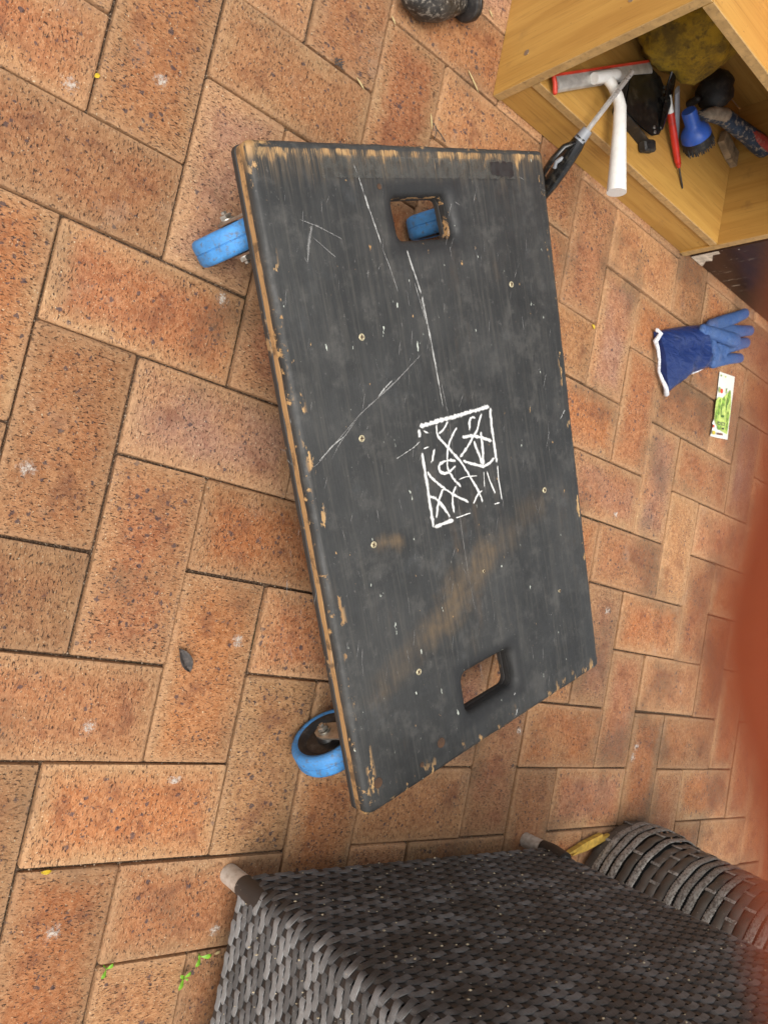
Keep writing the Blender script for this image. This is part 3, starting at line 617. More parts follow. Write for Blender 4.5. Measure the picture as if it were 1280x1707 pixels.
# red screwdriver
sd = thing('screwdriver', 'red handled screwdriver with thin dark blade in the cabinet', 'screwdriver', (0, 0, 0))
a = at(1113, 158, FZ + .030); b = at(1117, 188, FZ + .024); c1 = at(1129, 270, FZ + .0085); c2 = at(1131, 279, FZ + .007); e_ = at(1137, 314, FZ + .002)
MB().tube([b, b.lerp(c1, .08), b.lerp(c1, .5), c1, c1.lerp(c2, .15), c1.lerp(c2, .3), c2], [.0062, .0066, .0064, .0058, .0042, .0056, .0034], 12).build('handle', M['red_plastic'], sd, 35)
MB().tube([a, b], [.0058, .0060], 12).build('end_cap', M['white_plastic'], sd, 35)
MB().tube([c2, e_.lerp(c2, .12), e_], [.0018, .0018, .0014], 10).build('shaft', M['dark_steel'], sd, 40)
# blue scrubbing brush
br = thing('scrubbing_brush', 'blue plastic knob brush with black bristles in the cabinet', 'brush', (0, 0, 0))
base = at(1163, 238, FZ + .033); topb = at(1147, 184, FZ + .043)
Mb = place(base, topb)
MB().lathe([(.0235, .012), (.0262, .013), (.0262, .018), (.0245, .025), (.019, .033), (.0145, .037), (.0130, .041), (.0130, .064), (.0118, .0665)], Mb, 32).build('grip', M['blue_plastic'], br, 40)
q = MB(); rr = random.Random(2)
q.lathe([(.0258, -.004), (.0272, .002), (.0262, .0125)], Mb, 40)
for k in range(260):
    r_ = .027 * math.sqrt(rr.random()); th = rr.uniform(0, 6.283); s_ = Vector((r_ * math.cos(th), r_ * math.sin(th), .006)); e2 = s_ * 1.05; e2.z = -.009 + rr.uniform(-.002, .001)
    q.tube([Mb @ s_, Mb @ e2], .0009, 4, cap=False)
q.build('bristles', M['rubber'], br, 40)
# mortar-smeared tool handle
th_ = thing('bent_tool_handle', 'navy and red bent tool handle smeared with dried mortar', 'tool handle', (0, 0, 0))
pp = [at(1163, 194, FZ + .028), at(1185, 190, FZ + .034), at(1205, 194, FZ + .040), at(1222, 207, FZ + .046), at(1245, 224, FZ + .056), at(1262, 238, FZ + .062), at(1290, 262, FZ + .070)]
MB().tube(pp, [.0095, .0140, .0160, .0155, .0165, .0185, .0170], 16, roundcap=True).build('shaft', M['navy'], th_, 50)
up_ = Vector((-.35, -.2, .9)).normalized()
MB().tube([pp[4] + up_ * .006 + (pp[4] - pp[5]) * .2, pp[5] + up_ * .008, pp[6] + up_ * .008], [.0095, .0135, .0125], 14, roundcap=True).build('grip', M['grip_red'], th_, 50)
MB().tube([pp[0] + up_ * .002, pp[1] + up_ * .004, pp[2] + up_ * .003], [.0075, .0125, .0142], 14, roundcap=True).build('mortar_crust', M['mortar'], th_, 50)
MB().tube([pp[1] + up_ * .0075 + Vector((.006, 0, 0)), pp[2] + up_ * .0075 - Vector((.004, .004, 0))], [.006, .0075], 12, roundcap=True).build('grip', M['grip_red'], th_, 50)
# wooden clothes-peg like stick
pg = thing('wooden_block', 'weathered wooden stick under the mortar-smeared handle', 'wood stick', (0, 0, 0))
a = at(1205, 226, FZ + .012); b = at(1218, 254, FZ + .010); c1 = at(1236, 282, FZ + .0085)
mb = MB(); s_ = (c1 - a).normalized(); k_ = Vector((-s_.y, s_.x, 0)).normalized()
for p, q, w1_, w2_ in ((a, b, .0135, .0150), (b + s_ * .002, c1, .0150, .0155)):
    v8 = [p + k_ * w1_, p - k_ * w1_, q - k_ * w2_, q + k_ * w2_]; mb.add([x + Vector((0, 0, .0045)) for x in v8] + [x - Vector((0, 0, .0085)) for x in v8], [(0, 1, 2, 3), (4, 5, 6, 7), (0, 1, 5, 4), (1, 2, 6, 5), (2, 3, 7, 6), (3, 0, 4, 7)])
mb.build('stick', M['old_wood'], pg, 30)
# lump of yellow cloth at the back, dark rubber piece, grey strip
def lump(name, cen, rad, mat, seed, amp=.22, fr=3.0, parent=None, sub=4, floor=None):
    bm = bmesh.new(); bmesh.ops.create_icosphere(bm, subdivisions=sub, radius=1)
    for v in bm.verts:
        d = v.co.normalized(); nn = mnoise.noise(d * fr + Vector((seed, 0, 0))) + .5 * abs(mnoise.noise(d * fr * 2.3 + Vector((0, seed, 0)))) + .22 * mnoise.noise(d * fr * 6)
        v.co = Vector((d.x * rad[0], d.y * rad[1], d.z * rad[2])) * (1 + amp * nn) + Vector(cen)
        if floor is not None: v.co.z = max(v.co.z, floor + .0005)
    return MB().bm(bm).build(name, mat, parent, 60)
t = NT('dusty_yellow'); o = t.obj(); n_ = t.noise(o, 22, 6, .7); n2 = t.noise(o, 70, 5, .7)
c = t.mix(t.step(n_, .35, .65), (.46, .28, .012), (.14, .085, .01)); c = t.mix(t.step(n2, .5, .7, 0, .7), c, (.05, .034, .012)); t.bump(n2, .004)
M['yellow'] = t.fin(c, .85)
cy = aty(1112, 62, .690)
yl = lump('yellow_cloth', (cy.x + .005, .690, .164), (.082, .066, .084), M['yellow'], 4, .2, 2.2, floor=FZ); tag(yl, 'crumpled dirty yellow cloth at the back of the oak cabinet', 'cloth')
kb = aty(1168, 158, .700)
rbp = thing('rubber_boot_sole', 'dark rubber piece in the shade behind the blue brush', 'rubber piece', (0, 0, 0))
lump('body', (kb.x, .697, .118), (.030, .036, .034), M['rubber'], 9, .16, 1.6, rbp, 3, FZ); q = MB(); q.tube([kb + Vector((-.028, -.03, .012)), kb + Vector((-.020, -.034, -.03))], .007, 10, roundcap=True); q.build('ridge', M['rubber'], rbp, 50)
gs = thing('grey_strip', 'flat grey plastic strip standing between the red screwdriver and the blue brush', 'strip', (0, 0, 0))
a = at(1128, 150, FZ + .05); b = at(1128, 232, FZ + .004)
MB().tube([a, a.lerp(b, .5), b], [.010, .011, .008], 10, flat=.35).build('strip', M['grey_plastic'], gs, 40)
# orange bucket on the cabinet
M['orange'] = simple('orange_plastic', (.62, .10, .015), .4, var=.12)
ob = thing('orange_tub', 'orange plastic tub standing on top of the oak cabinet', 'tub', (.812, .585, HC + .001))
MB().lathe([(.093, 0), (.098, .004), (.116, .17), (.120, .171), (.120, .177), (.113, .177), (.094, .008), (.0, .006)], Matrix(), 48, cap=False).lathe([(.0, .0), (.093, 0)], Matrix(), 48, cap=False).build('wall', M['orange'], ob, 40)
MB().tube([(.118 * math.cos(x_ * math.pi / 10), .118 * math.sin(x_ * math.pi / 10), .165 - .09 * math.sin(x_ * math.pi / 10)) for x_ in range(0, 11)], .0025, 8).build('bail_handle', M['zinc'], ob, 50)

# ================================================================== rubber glove and seed packet on the bricks
t = NT('glove_palm'); o = t.obj(); n_ = t.noise(o, 60, 4, .6)
c = t.mix(t.step(n_, .35, .7), (.034, .088, .245), (.056, .110, .255)); c = t.mix(t.step(t.noise(o, 25, 4), .55, .75, 0, .5), c, (.11, .12, .21)); t.bump(t.math('ADD', t.math('MULTIPLY', t.noise(o, 900, 2), .1), t.noise(t.scale(o, (2, 1, 1)), 55, 3, .6, 1.5)), .004); M['glove_light'] = t.fin(c, .62)
t = NT('glove_cuff'); o = t.obj(); n_ = t.noise(o, 30, 4, .6)
c = t.mix(t.step(n_, .35, .7), (.010, .026, .115), (.016, .036, .135)); c = t.mix(t.step(t.noise(o, 18, 4), .6, .8, 0, .4), c, (.07, .08, .12)); t.bump(t.noise(t.scale(o, (1, 2.2, 1)), 26, 4, .6, 1.2), .005); M['glove_dark'] = t.fin(c, .3)
M['glove_trim'] = simple('white_lining', (.66, .67, .70), .9, sc=120, bump=.0006)
gv = thing('rubber_glove', 'blue rubber gauntlet glove with white lined cuff lying on the bricks', 'glove', (0, 0, 0))
def slab(top, bot, z_of, mat, name, nseg=14, thick_floor=.002, parent=gv):
    """a soft flattened tube between two outline chains"""
    rows = []
    m_ = 15
    for i in range(nseg + 1):
        k = i / nseg
        def ev(ch):
            f_ = k * (len(ch) - 1); j = min(int(f_), len(ch) - 2); return Vector(ch[j]).lerp(Vector(ch[j + 1]), f_ - j)
        a_, b_ = ev(top), ev(bot); rows.append((a_, b_, z_of(k)))
    vs = []
    for i, (a_, b_, hh) in enumerate(rows):
        for j in range(m_):
            th = math.pi * j / (m_ - 1); s_ = (1 - math.cos(th)) / 2
            pz = thick_floor + hh * (math.sin(th) ** .6) * (1 + .34 * mnoise.noise(Vector((i * .33, j * .4, hh * 40))) + .30 * mnoise.noise(Vector((i * .9 + j * .5, j * .25, 3))))
            p = a_.lerp(b_, s_); vs.append((p.x, p.y, pz))
        for j in range(1, m_ - 1):
            s_ = 1 - j / (m_ - 1); p = a_.lerp(b_, s_); vs.append((p.x, p.y, thick_floor * .5))
    n = m_ * 2 - 2
    fs = [(i * n + k, i * n + (k + 1) % n, (i + 1) * n + (k + 1) % n, (i + 1) * n + k) for i in range(len(rows) - 1) for k in range(n)] + [tuple(range(n))[::-1], tuple((len(rows) - 1) * n + k for k in range(n))]
    return MB().add(vs, fs).build(name, M[mat], parent, 60)
gp = lambda L, z=.010: [at(1080 + a * .1406, 510 + b * .1406, z) for a, b in L]
slab(gp([(105, 300), (280, 262), (450, 235), (620, 222), (650, 214)]), gp([(235, 1035), (390, 905), (500, 805), (610, 765), (690, 735)]), lambda k: .016 + .014 * math.sin(k * 2.2), 'glove_dark', 'cuff')
slab(gp([(622, 222), (700, 200), (770, 195), (860, 235), (930, 300)]), gp([(672, 738), (740, 722), (800, 690), (850, 640), (930, 560)]), lambda k: .031 - .008 * k, 'glove_light', 'palm')
fz = .014
def fingr(L, r0, r1, name='finger', z0=.017, z1=.012, dz=0.0):
    P = []
    for i, (a_, b_) in enumerate(L):
        k = i / (len(L) - 1); P.append(at(1080 + a_ * .1406, 510 + b_ * .1406, z0 + (z1 - z0) * k))
    n = len(P); MB().tube(P, [r0 + (r1 - r0) * i / (n - 1) for i in range(n)], 16, flat=.72, roundcap=True).build(name, M['glove_light'], gv, 60)
fingr([(740, 250), (880, 190), (1030, 140), (1145, 90)], .0165, .0118)
fingr([(840, 330), (960, 300), (1090, 300), (1205, 292)], .0160, .0118)
fingr([(820, 480), (940, 480), (1060, 455), (1160, 435)], .0170, .0118)
fingr([(760, 660), (860, 640), (960, 625), (1085, 618)], .0150, .0108)
fingr([(650, 285), (760, 320), (900, 372), (1020, 408)], .0125, .0165, 'thumb', .027, .036)
tr = gp([(100, 290), (130, 330), (95, 420), (110, 520), (112, 640), (135, 780), (160, 880), (190, 970), (225, 1045)], .012)
MB().tube([p + Vector((.001, .001, .003 * math.sin(i * 2.1))) for i, p in enumerate(tr)], [.0042, .0046, .0054, .0036, .0030, .0030, .0036, .0046, .0056], 10, roundcap=True).build('cuff_lining', M['glove_trim'], gv, 60)
MB().tube(gp([(500, 808), (580, 775), (660, 738)], .010), [.001, .0022, .0012], 8, roundcap=True).build('lining_edge', M['glove_trim'], gv, 60)
# seed packet
M['paper'] = simple('packet_paper', (.72, .71, .64), .42, var=.03); M['leaf_print'] = simple('print_green', (.20, .34, .045), .45, sc=120, var=.5)
M['leaf_print2'] = simple('print_dark_green', (.09, .19, .03), .45, sc=150, var=.5); M['lime_print'] = simple('print_lime', (.44, .56, .13), .45, sc=90, var=.3); M['ink_red'] = simple('print_red', (.62, .06, .02), .45)
M['ink_dark'] = simple('print_dark', (.04, .05, .04), .45); M['ink_brown'] = simple('print_brown', (.13, .05, .03), .45); M['ink_yellow'] = simple('print_yellow', (.70, .55, .05), .45)
sp = thing('seed_packet', 'slim white and green seed packet with leafy picture, lying on the bricks by the glove', 'seed packet', (0, 0, 0))
kx = 60 / 788
def pk(a_, b_, z): q = at(1180 + a_ * kx, 610 + b_ * kx, z); return (q.x, q.y, q.z)
ol = [(245, 125), (410, 180), (580, 240), (545, 560), (500, 900), (460, 1230), (420, 1615), (230, 1580), (40, 1535), (105, 1290), (80, 1255), (115, 1190), (160, 900), (200, 560)]
n = len(ol); bodyz = .0045
MB().add([pk(a_, b_, bodyz + .0006 * math.sin(i * 1.3)) for i, (a_, b_) in enumerate(ol)] + [pk(a_, b_, .0020) for a_, b_ in ol] + [pk(330, 420, bodyz + .002), pk(290, 1150, bodyz + .002)],
         [(i, (i + 1) % n, n + (i + 1) % n, n + i) for i in range(n)] + [tuple(range(n, 2 * n))[::-1]] + [(0, 1, 2 * n), (1, 2, 2 * n), (2, 3, 2 * n), (3, 4, 2 * n), (2 * n, 4, 2 * n + 1), (4, 5, 2 * n + 1), (5, 6, 2 * n + 1), (6, 7, 2 * n + 1), (7, 8, 2 * n + 1), (8, 9, 2 * n + 1), (9, 10, 2 * n + 1), (10, 11, 2 * n + 1), (11, 12, 2 * n + 1), (12, 2 * n, 2 * n + 1), (12, 13, 2 * n), (13, 0, 2 * n)]).build('packet', M['paper'], sp, 0)
zl = [bodyz + .0024]
def pr(pts, mat, name='printed_picture'):
    MB().add([pk(a_, b_, zl[0]) for a_, b_ in pts], [tuple(range(len(pts)))]).build(name, M[mat], sp, 0); zl[0] += .00006
def ell(cx, cy, rx, ry, rot=0, n=18): return [(cx + rx * math.cos(2 * math.pi * k / n) * math.cos(rot) - ry * math.sin(2 * math.pi * k / n) * math.sin(rot), cy + rx * math.cos(2 * math.pi * k / n) * math.sin(rot) + ry * math.sin(2 * math.pi * k / n) * math.cos(rot)) for k in range(n)]
pr([(170, 760), (230, 680), (330, 700), (420, 590), (490, 560), (500, 800), (480, 1040), (440, 1290), (410, 1500), (240, 1400), (150, 1240), (130, 1150), (150, 930)], 'lime_print')
rr = random.Random(3)
for cx, cy, rx, ry, ro, mt in ((240, 900, 30, 190, .1, 'leaf_print'), (330, 800, 34, 130, .15, 'leaf_print'), (445, 700, 34, 170, .22, 'leaf_print'), (285, 960, 12, 120, .05, 'leaf_print2'), (330, 1010, 40, 140, .1, 'lime_print'), (400, 880, 14, 110, .1, 'leaf_print2'), (420, 1120, 22, 130, .12, 'leaf_print'), (180, 1080, 24, 130, .1, 'leaf_print'), (310, 1100, 40, 30, 0, 'leaf_print2'), (410, 1330, 26, 100, .12, 'leaf_print'), (235, 1340, 40, 60, .2, 'leaf_print'), (250, 520, 14, 70, .1, 'lime_print'), (400, 540, 10, 60, .15, 'leaf_print'), (290, 210, 14, 20, 0, 'leaf_print'), (380, 240, 18, 16, 0, 'lime_print')):
    pr(ell(cx, cy, rx, ry, ro), mt)
pr(ell(295, 548, 28, 54), 'ink_red'); pr(ell(118, 1320, 20, 34), 'ink_red'); pr(ell(120, 1460, 34, 44), 'ink_yellow')
pr([(215, 1140), (380, 1180), (370, 1330), (195, 1285)], 'lime_print'); pr([(207, 1215), (268, 1225), (262, 1298), (200, 1280)], 'ink_dark'); pr([(285, 1230), (365, 1245), (355, 1312), (278, 1300)], 'ink_dark')
pr([(220, 1238), (256, 1246), (252, 1276), (216, 1268)], 'lime_print'); pr([(300, 1252), (350, 1262), (344, 1292), (294, 1284)], 'lime_print')
pr([(190, 1460), (318, 1480), (312, 1522), (184, 1502)], 'ink_brown'); pr([(300, 1350), (345, 1356), (335, 1400), (296, 1385)], 'ink_dark')

# ================================================================== WICKER ARMCHAIR
def wicker_mat(name, ca, cb, dirt, amt, rib=True):
    t = NT(name); o = t.obj(); rn = t.rnd(); wp = t.pos(); px3 = t.xyz(wp)
    f1 = t.noise(t.vec('ADD', wp, (3, 0, 0)), 34, 3, .6); c = t.mix(t.step(t.math('ADD', t.math('MULTIPLY', rn, .5), t.math('MULTIPLY', f1, .6)), .35, .75), ca, cb)
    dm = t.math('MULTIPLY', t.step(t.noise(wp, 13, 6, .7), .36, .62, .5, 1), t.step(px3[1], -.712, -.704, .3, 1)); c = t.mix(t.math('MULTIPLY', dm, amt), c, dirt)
    c = t.mix(t.step(t.noise(wp, 240, 2, .5), .715, .74, 0, .7), c, (.42, .38, .32))
    if name == 'pale_braid':
        fl_ = t.noise(t.scale(wp, (1, 1, 1.6)), 150, 4, .7); c = t.mix(t.step(fl_, .46, .6, 0, .75), c, (.065, .053, .042)); t.bump(fl_, .002)
    if rib:
        wv = t.math('SINE', t.math('MULTIPLY', px3[2], 4200)); t.bump(t.math('ADD', wv, t.noise(wp, 300, 2)), .0004)
    return t.fin(c, .5, 0, .45)
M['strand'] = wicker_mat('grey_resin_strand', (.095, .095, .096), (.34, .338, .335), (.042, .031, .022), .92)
M['stake'] = wicker_mat('dark_resin_stake', (.022, .020, .020), (.042, .039, .037), (.04, .028, .018), .6, False)
ch = thing('wicker_armchair', 'grey woven resin wicker armchair with metal capped feet', 'armchair', (.3720, -.7040, 0))
CW, CD, CR = .628, .66, .022; Z0, NR, PZ = .052, 64, .0091; SP = .0128
# loop around the body, local frame: x 0..CW, y 0..-CD
def loop_pts():
    base = rounded([(0, 0), (0, -CD), (CW, -CD), (CW, 0)], CR, 10); L = []
    for i in range(len(base)):
        a_, b_ = base[i], base[(i + 1) % len(base)]; L.append((a_, b_, (b_ - a_).length))
    return L
LP = loop_pts(); TL = sum(q[2] for q in LP); NS = int(round(TL / SP / 3)) * 3; spp = TL / NS
def loop_at(s):
    s %= TL
    for a_, b_, l_ in LP:
        if s <= l_ and l_ > 0:
            tt = (b_ - a_).normalized(); return a_ + tt * s, Vector((tt.y, -tt.x))
        s -= l_
    return LP[0][0], Vector((0, 1))
# orientation of the outward normal
_p, _n = loop_at(.1)
sgn = 1 if (_p + _n * .01 - Vector((CW / 2, -CD / 2))).length > (_p - Vector((CW / 2, -CD / 2))).length else -1
strand_me = []; open_me = []
sub = 5; ZS = .405
for ph in range(3):
    mb = MB(); N = NS * sub; vs = []
    for i in range(N):
        s = i * spp / sub; p, nn = loop_at(s); k = (s / spp + ph) / 3 * 2 * math.pi
        wv = math.cos(k); wv = math.tanh((wv + .74) * 2.6) * .0024
        for a_ in range(6):
            th = 2 * math.pi * a_ / 6; q = p + nn * sgn * (wv + math.cos(th) * .0012)
            tz = math.sin(th) * .0047 + .0020 * math.sin(k * 1 + 1.2)
            vs.append((q.x, q.y, tz))
    mb.add(vs, [(i * 6 + a_, i * 6 + (a_ + 1) % 6, ((i + 1) % N) * 6 + (a_ + 1) % 6, ((i + 1) % N) * 6 + a_) for i in range(N) for a_ in range(6)])
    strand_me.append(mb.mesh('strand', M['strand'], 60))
    keep = lambda i: not (vs[(i % N) * 6][0] > CW - .004 and -CD + .03 < vs[(i % N) * 6][1] < -.03)
    mo = MB(); mo.add(vs, [(i * 6 + a_, i * 6 + (a_ + 1) % 6, ((i + 1) % N) * 6 + (a_ + 1) % 6, ((i + 1) % N) * 6 + a_) for i in range(N) if keep(i) and keep(i + 1) for a_ in range(6)])
    used = sorted({q for f_ in mo.f for q in f_}); mp = {q: n_ for n_, q in enumerate(used)}; mo.v = [mo.v[q] for q in used]; mo.f = [tuple(mp[q] for q in f_) for f_ in mo.f]
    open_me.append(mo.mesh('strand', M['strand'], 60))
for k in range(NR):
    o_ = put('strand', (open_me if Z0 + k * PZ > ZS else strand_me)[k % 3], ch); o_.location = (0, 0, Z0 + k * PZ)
st_me = MB().box((-.0042, -.0010, Z0 - .006), (.0042, .0010, Z0 + NR * PZ), 0).mesh('stake', M['stake'], 0)
st_me2 = MB().box((-.0042, -.0010, Z0 - .006), (.0042, .0010, ZS), 0).mesh('stake', M['stake'], 0)
for k in range(NS):
    p, nn = loop_at((k + .5) * spp); o_ = put('stake', st_me2 if (p.x > CW - .004 and -CD + .03 < p.y < -.03) else st_me, ch); o_.location = (p.x, p.y, 0); o_.rotation_euler.z = math.atan2(nn.y, nn.x) - math.pi / 2
M['shade_liner'] = simple('shade_black', (.012, .011, .010), .8)  # near-black liner, painted as the shade behind the open weave
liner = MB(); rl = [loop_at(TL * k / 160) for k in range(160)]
liner.add([((p - nn * sgn * .005).x, (p - nn * sgn * .005).y, z if z < .1 or not (p.x > CW - .004 and -CD + .03 < p.y < -.03) else ZS - .01) for z in (Z0 - .004, Z0 + NR * PZ) for p, nn in rl], [(i, (i + 1) % 160, 160 + (i + 1) % 160, 160 + i) for i in range(160)]).build('shade_backing', M['shade_liner'], ch, 40)
# arm and back rails, seat, and cushionless back
zt_ = Z0 + NR * PZ
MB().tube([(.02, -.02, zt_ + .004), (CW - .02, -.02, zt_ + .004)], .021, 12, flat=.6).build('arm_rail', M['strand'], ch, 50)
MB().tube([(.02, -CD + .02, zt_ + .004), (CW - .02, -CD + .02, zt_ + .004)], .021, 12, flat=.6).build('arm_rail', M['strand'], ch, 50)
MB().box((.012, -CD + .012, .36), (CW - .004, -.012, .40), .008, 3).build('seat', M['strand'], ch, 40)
# dark bound foot sleeves and metal caps
t = NT('cap_steel'); o = t.obj(); n_ = t.noise(o, 120, 4); M['cap'] = t.fin(t.mix(t.step(n_, .4, .7), (.58, .54, .48), (.42, .37, .31)), .4, .25)
for lx, ly in ((.010, -.014), (CW - .018, -.002), (.012, -CD + .014), (CW - .016, -CD + .014)):
    lg = MB().tube([(lx, ly, .040), (lx, ly, .062), (lx + (.004 if lx < .3 else -.004), ly - .004 if ly > -.3 else ly + .004, .09)], [.0138, .0150, .0165], 20).build('leg', M['stake'], ch, 50)
    MB().lathe([(.0118, .0), (.0128, .0012), (.0128, .0415), (.0120, .042)], Matrix.Translation((lx, ly, .0)), 28).build('foot_cap', M['cap'], lg, 30)
# crumbs caught in the weave
cb = MB(); rr = random.Random(11)
for k in range(330):
    if rr.random() < .78: x_, y_, z_ = rr.uniform(.02, CW - .02), .0052, Z0 + .52 * rr.random() ** 1.2
    else: x_, y_, z_ = -.0052, -rr.uniform(.02, .3), Z0 + rr.uniform(0, .3)
    r_ = rr.choice((.0006, .0008, .0010, .0014)); cx_ = Vector((x_, y_, z_)); bm = bmesh.new(); bmesh.ops.create_icosphere(bm, subdivisions=1, radius=r_)
    for v in bm.verts: v.co = Vector((v.co.x * rr.uniform(.7, 2.2), v.co.y * .7, v.co.z)) + cx_
    cb.bm(bm)
M['crumb'] = simple('crumbs', (.50, .42, .28), .9, sc=200, var=.4)
cbo = cb.build('crumbs', M['crumb'], ch, 0); cbo['kind'] = 'stuff'

# ================================================================== ROUND WICKER BASKET behind the chair
bx = thing('wicker_basket', 'round brown wicker basket with pale braided bands behind the armchair', 'basket', (1.325, -.870, 0))
def brad(z): return .182 - .030 * (z / .5) + .010 * math.sin(min(1, z / .12) * math.pi)
M['reed'] = wicker_mat('brown_reed', (.075, .062, .050), (.12, .10, .085), (.06, .045, .03), .5, False)
M['braid'] = wicker_mat('pale_braid', (.30, .285, .26), (.44, .42, .385), (.12, .10, .08), .5, False)
pat = 'DLLLDLDDDLLLDLDD'; hz = .0175
for k in range(26):
    z = .012 + k * hz; kind = 'D' if k == 0 else pat[k % len(pat)]; r0 = brad(z); mb = MB(); N = 180
    if kind == 'D':
        vs = []
        for i in range(N):
            a_ = 2 * math.pi * i / N; wv = .0022 * math.cos(a_ * 30 + k * math.pi)
            for q in range(8):
                th = 2 * math.pi * q / 8; rr_ = r0 + wv * .5 + .0022 * math.cos(th); vs.append((rr_ * math.cos(a_), rr_ * math.sin(a_), z + .0086 * math.sin(th)))
        mb.add(vs, [(i * 8 + q, i * 8 + (q + 1) % 8, ((i + 1) % N) * 8 + (q + 1) % 8, ((i + 1) % N) * 8 + q) for i in range(N) for q in range(8)])
    else:
        N = 300
        for s in range(4):
            vs = []
            for i in range(N):
                a_ = 2 * math.pi * i / N; ph = a_ * 44 + s * 1.571; cr_ = r0 + .0012 + .0011 * math.cos(ph) + .0010 * math.cos(a_ * 15 + k); cz = z + .0042 * math.sin(ph)
                for q in range(6):
                    th = 2 * math.pi * q / 6; vs.append(((cr_ + .0013 * math.cos(th)) * math.cos(a_), (cr_ + .0013 * math.cos(th)) * math.sin(a_), cz + .0034 * math.sin(th)))
            mb.add(vs, [(i * 6 + q, i * 6 + (q + 1) % 6, ((i + 1) % N) * 6 + (q + 1) % 6, ((i + 1) % N) * 6 + q) for i in range(N) for q in range(6)])
    mb.build('woven_row', M['reed'] if kind == 'D' else M['braid'], bx, 60)
for k in range(30):
    a_ = 2 * math.pi * (k + .25) / 30; q = MB()
    for j in range(0, 26, 2):
        zz = .012 + (j + (k % 2)) * hz
        if pat[(j + k % 2) % len(pat)] == 'D' and zz < .45 and 0 < k < 22:
            rr_ = brad(zz) + .0052
            bq = MB().box((-.0006, -.0032, -.0095), (.0010, .0032, .0095), .0005); mm_ = Matrix.Rotation(a_, 4, 'Z') @ Matrix.Translation((rr_ - .0024, 0, zz))
            bq2 = MB().add([mm_ @ Vector(v) for v in bq.v], bq.f).build('stake_float', M['braid'], bx, 40)
q = MB(); q.lathe([(.0, .004), (.178, .004), (brad(.1) - .006, .1), (brad(.3) - .006, .3), (brad(.45) - .006, .45)], Matrix(), 60, cap=False); q.build('lining', M['shade_liner'], bx, 40)
M['split_wood'] = simple('split_pine', (.52, .32, .055), .7, sc=90, var=.25)
a = at(945, 1426, .006); b = at(1014, 1389, .010); mb = MB(); s_ = (b - a).normalized(); k_ = Vector((-s_.y, s_.x, 0))
for q0, q1, off_, w_ in ((0, .8, .004, .006), (.1, 1.0, -.005, .005)):
    p, r_ = a.lerp(b, q0), a.lerp(b, q1); v4 = [p + k_ * off_, p + k_ * (off_ + w_ * .4), p.lerp(r_, .5) + k_ * (off_ + w_), r_ + k_ * (off_ + w_ * .8), r_ + k_ * (off_ - w_ * .9), p.lerp(r_, .4) + k_ * (off_ - w_)]
    n = 6; mb.add([x + Vector((0, 0, .004 + off_ * .3)) for x in v4] + [x - Vector((0, 0, .004)) for x in v4], [tuple(range(n)), tuple(range(n, 2 * n))[::-1]] + [(i, (i + 1) % n, n + (i + 1) % n, n + i) for i in range(n)])
tag(mb.build('wood_splinter', M['split_wood'], None, 30), 'yellow splinter of wood on the bricks at the foot of the wicker basket', 'splinter')

# ================================================================== small things on the bricks
# black fitting at the top edge of the picture
hf = thing('hose_fitting', 'scuffed black plastic fitting with round flange end on the bricks near the cabinet', 'fitting', (0, 0, 0))
M['scuffed'] = simple('scuffed_black', (.030, .026, .022), .5, sc=70, var=.4, dirt=(.30, .26, .21), dirt_amt=.8)
a = at(690, -8, .030); b = at(748, 8, .026); c1 = at(776, 6, .026); c2 = at(786, 5, .026)
MB().tube([a, a.lerp(b, .3), a.lerp(b, .7), b, b.lerp(c1, .6)], [.020, .029, .026, .018, .013], 22, roundcap=True).build('body', M['scuffed'], hf, 50)
MB().lathe([(.014, 0), (.0235, .002), (.0250, .005), (.0250, .0095), (.0235, .011), (.0245, .012), (.0245, .0165), (.022, .019)], place(c1 - (c2 - c1) * .4, c2), 36).build('flange', M['black_plastic'], hf, 35)
# curled dark leaf
M['dead_leaf'] = simple('dead_leaf', (.075, .062, .055), .75, sc=160, var=.5); M['straw'] = simple('straw', (.55, .42, .20), .8); M['petal'] = simple('yellow_petal', (.62, .42, .02), .6)
def leaf(name, u, v, L, wd, rot, mat, label, cat, curl=.004, z=.001, group=None):
    mb = MB(); n = 9; vs = []
    for i in range(n):
        k = i / (n - 1); x_ = (k - .5) * L; w_ = wd * math.sin(math.pi * min(1, k * .96 + .03)) ** .7
        for s in (-1, -.5, 0, .5, 1): vs.append((x_, w_ * s * .5, curl * (s * s) + curl * .6 * math.sin(k * 3) + .0004))
    mb.add(vs, [(i * 5 + j, i * 5 + j + 1, (i + 1) * 5 + j + 1, (i + 1) * 5 + j) for i in range(n - 1) for j in range(4)])
    o_ = mb.build(name, mat, None, 60); p = at(u, v, z); o_.location = (p.x, p.y, z); o_.rotation_euler.z = rot
    m_ = o_.modifiers.new('thick', 'SOLIDIFY'); m_.thickness = .0004
    return tag(o_, label, cat, group)
leaf('dead_leaf', 306, 1100, .031, .015, -.95, M['dead_leaf'], 'curled dark grey dead leaf on a brick left of the dolly', 'leaf', .006)
leaf('yellow_petal', 77, 1452, .011, .005, .1, M['petal'], 'yellow petal in the brick joint near the lower left edge', 'petal', .002)
leaf('yellow_petal', 162, 127, .007, .005, .9, M['petal'], 'tiny yellow petal in a brick joint at the upper left', 'petal', .001)
leaf('yellow_petal', 987, 545, .010, .006, -.6, M['petal'], 'yellow leaf flake on the bricks left of the blue glove', 'petal', .002)
leaf('yellow_petal', 362, 1587, .008, .004, .3, M['straw'], 'ochre seed flake in the joint beside the armchair', 'petal', .001)
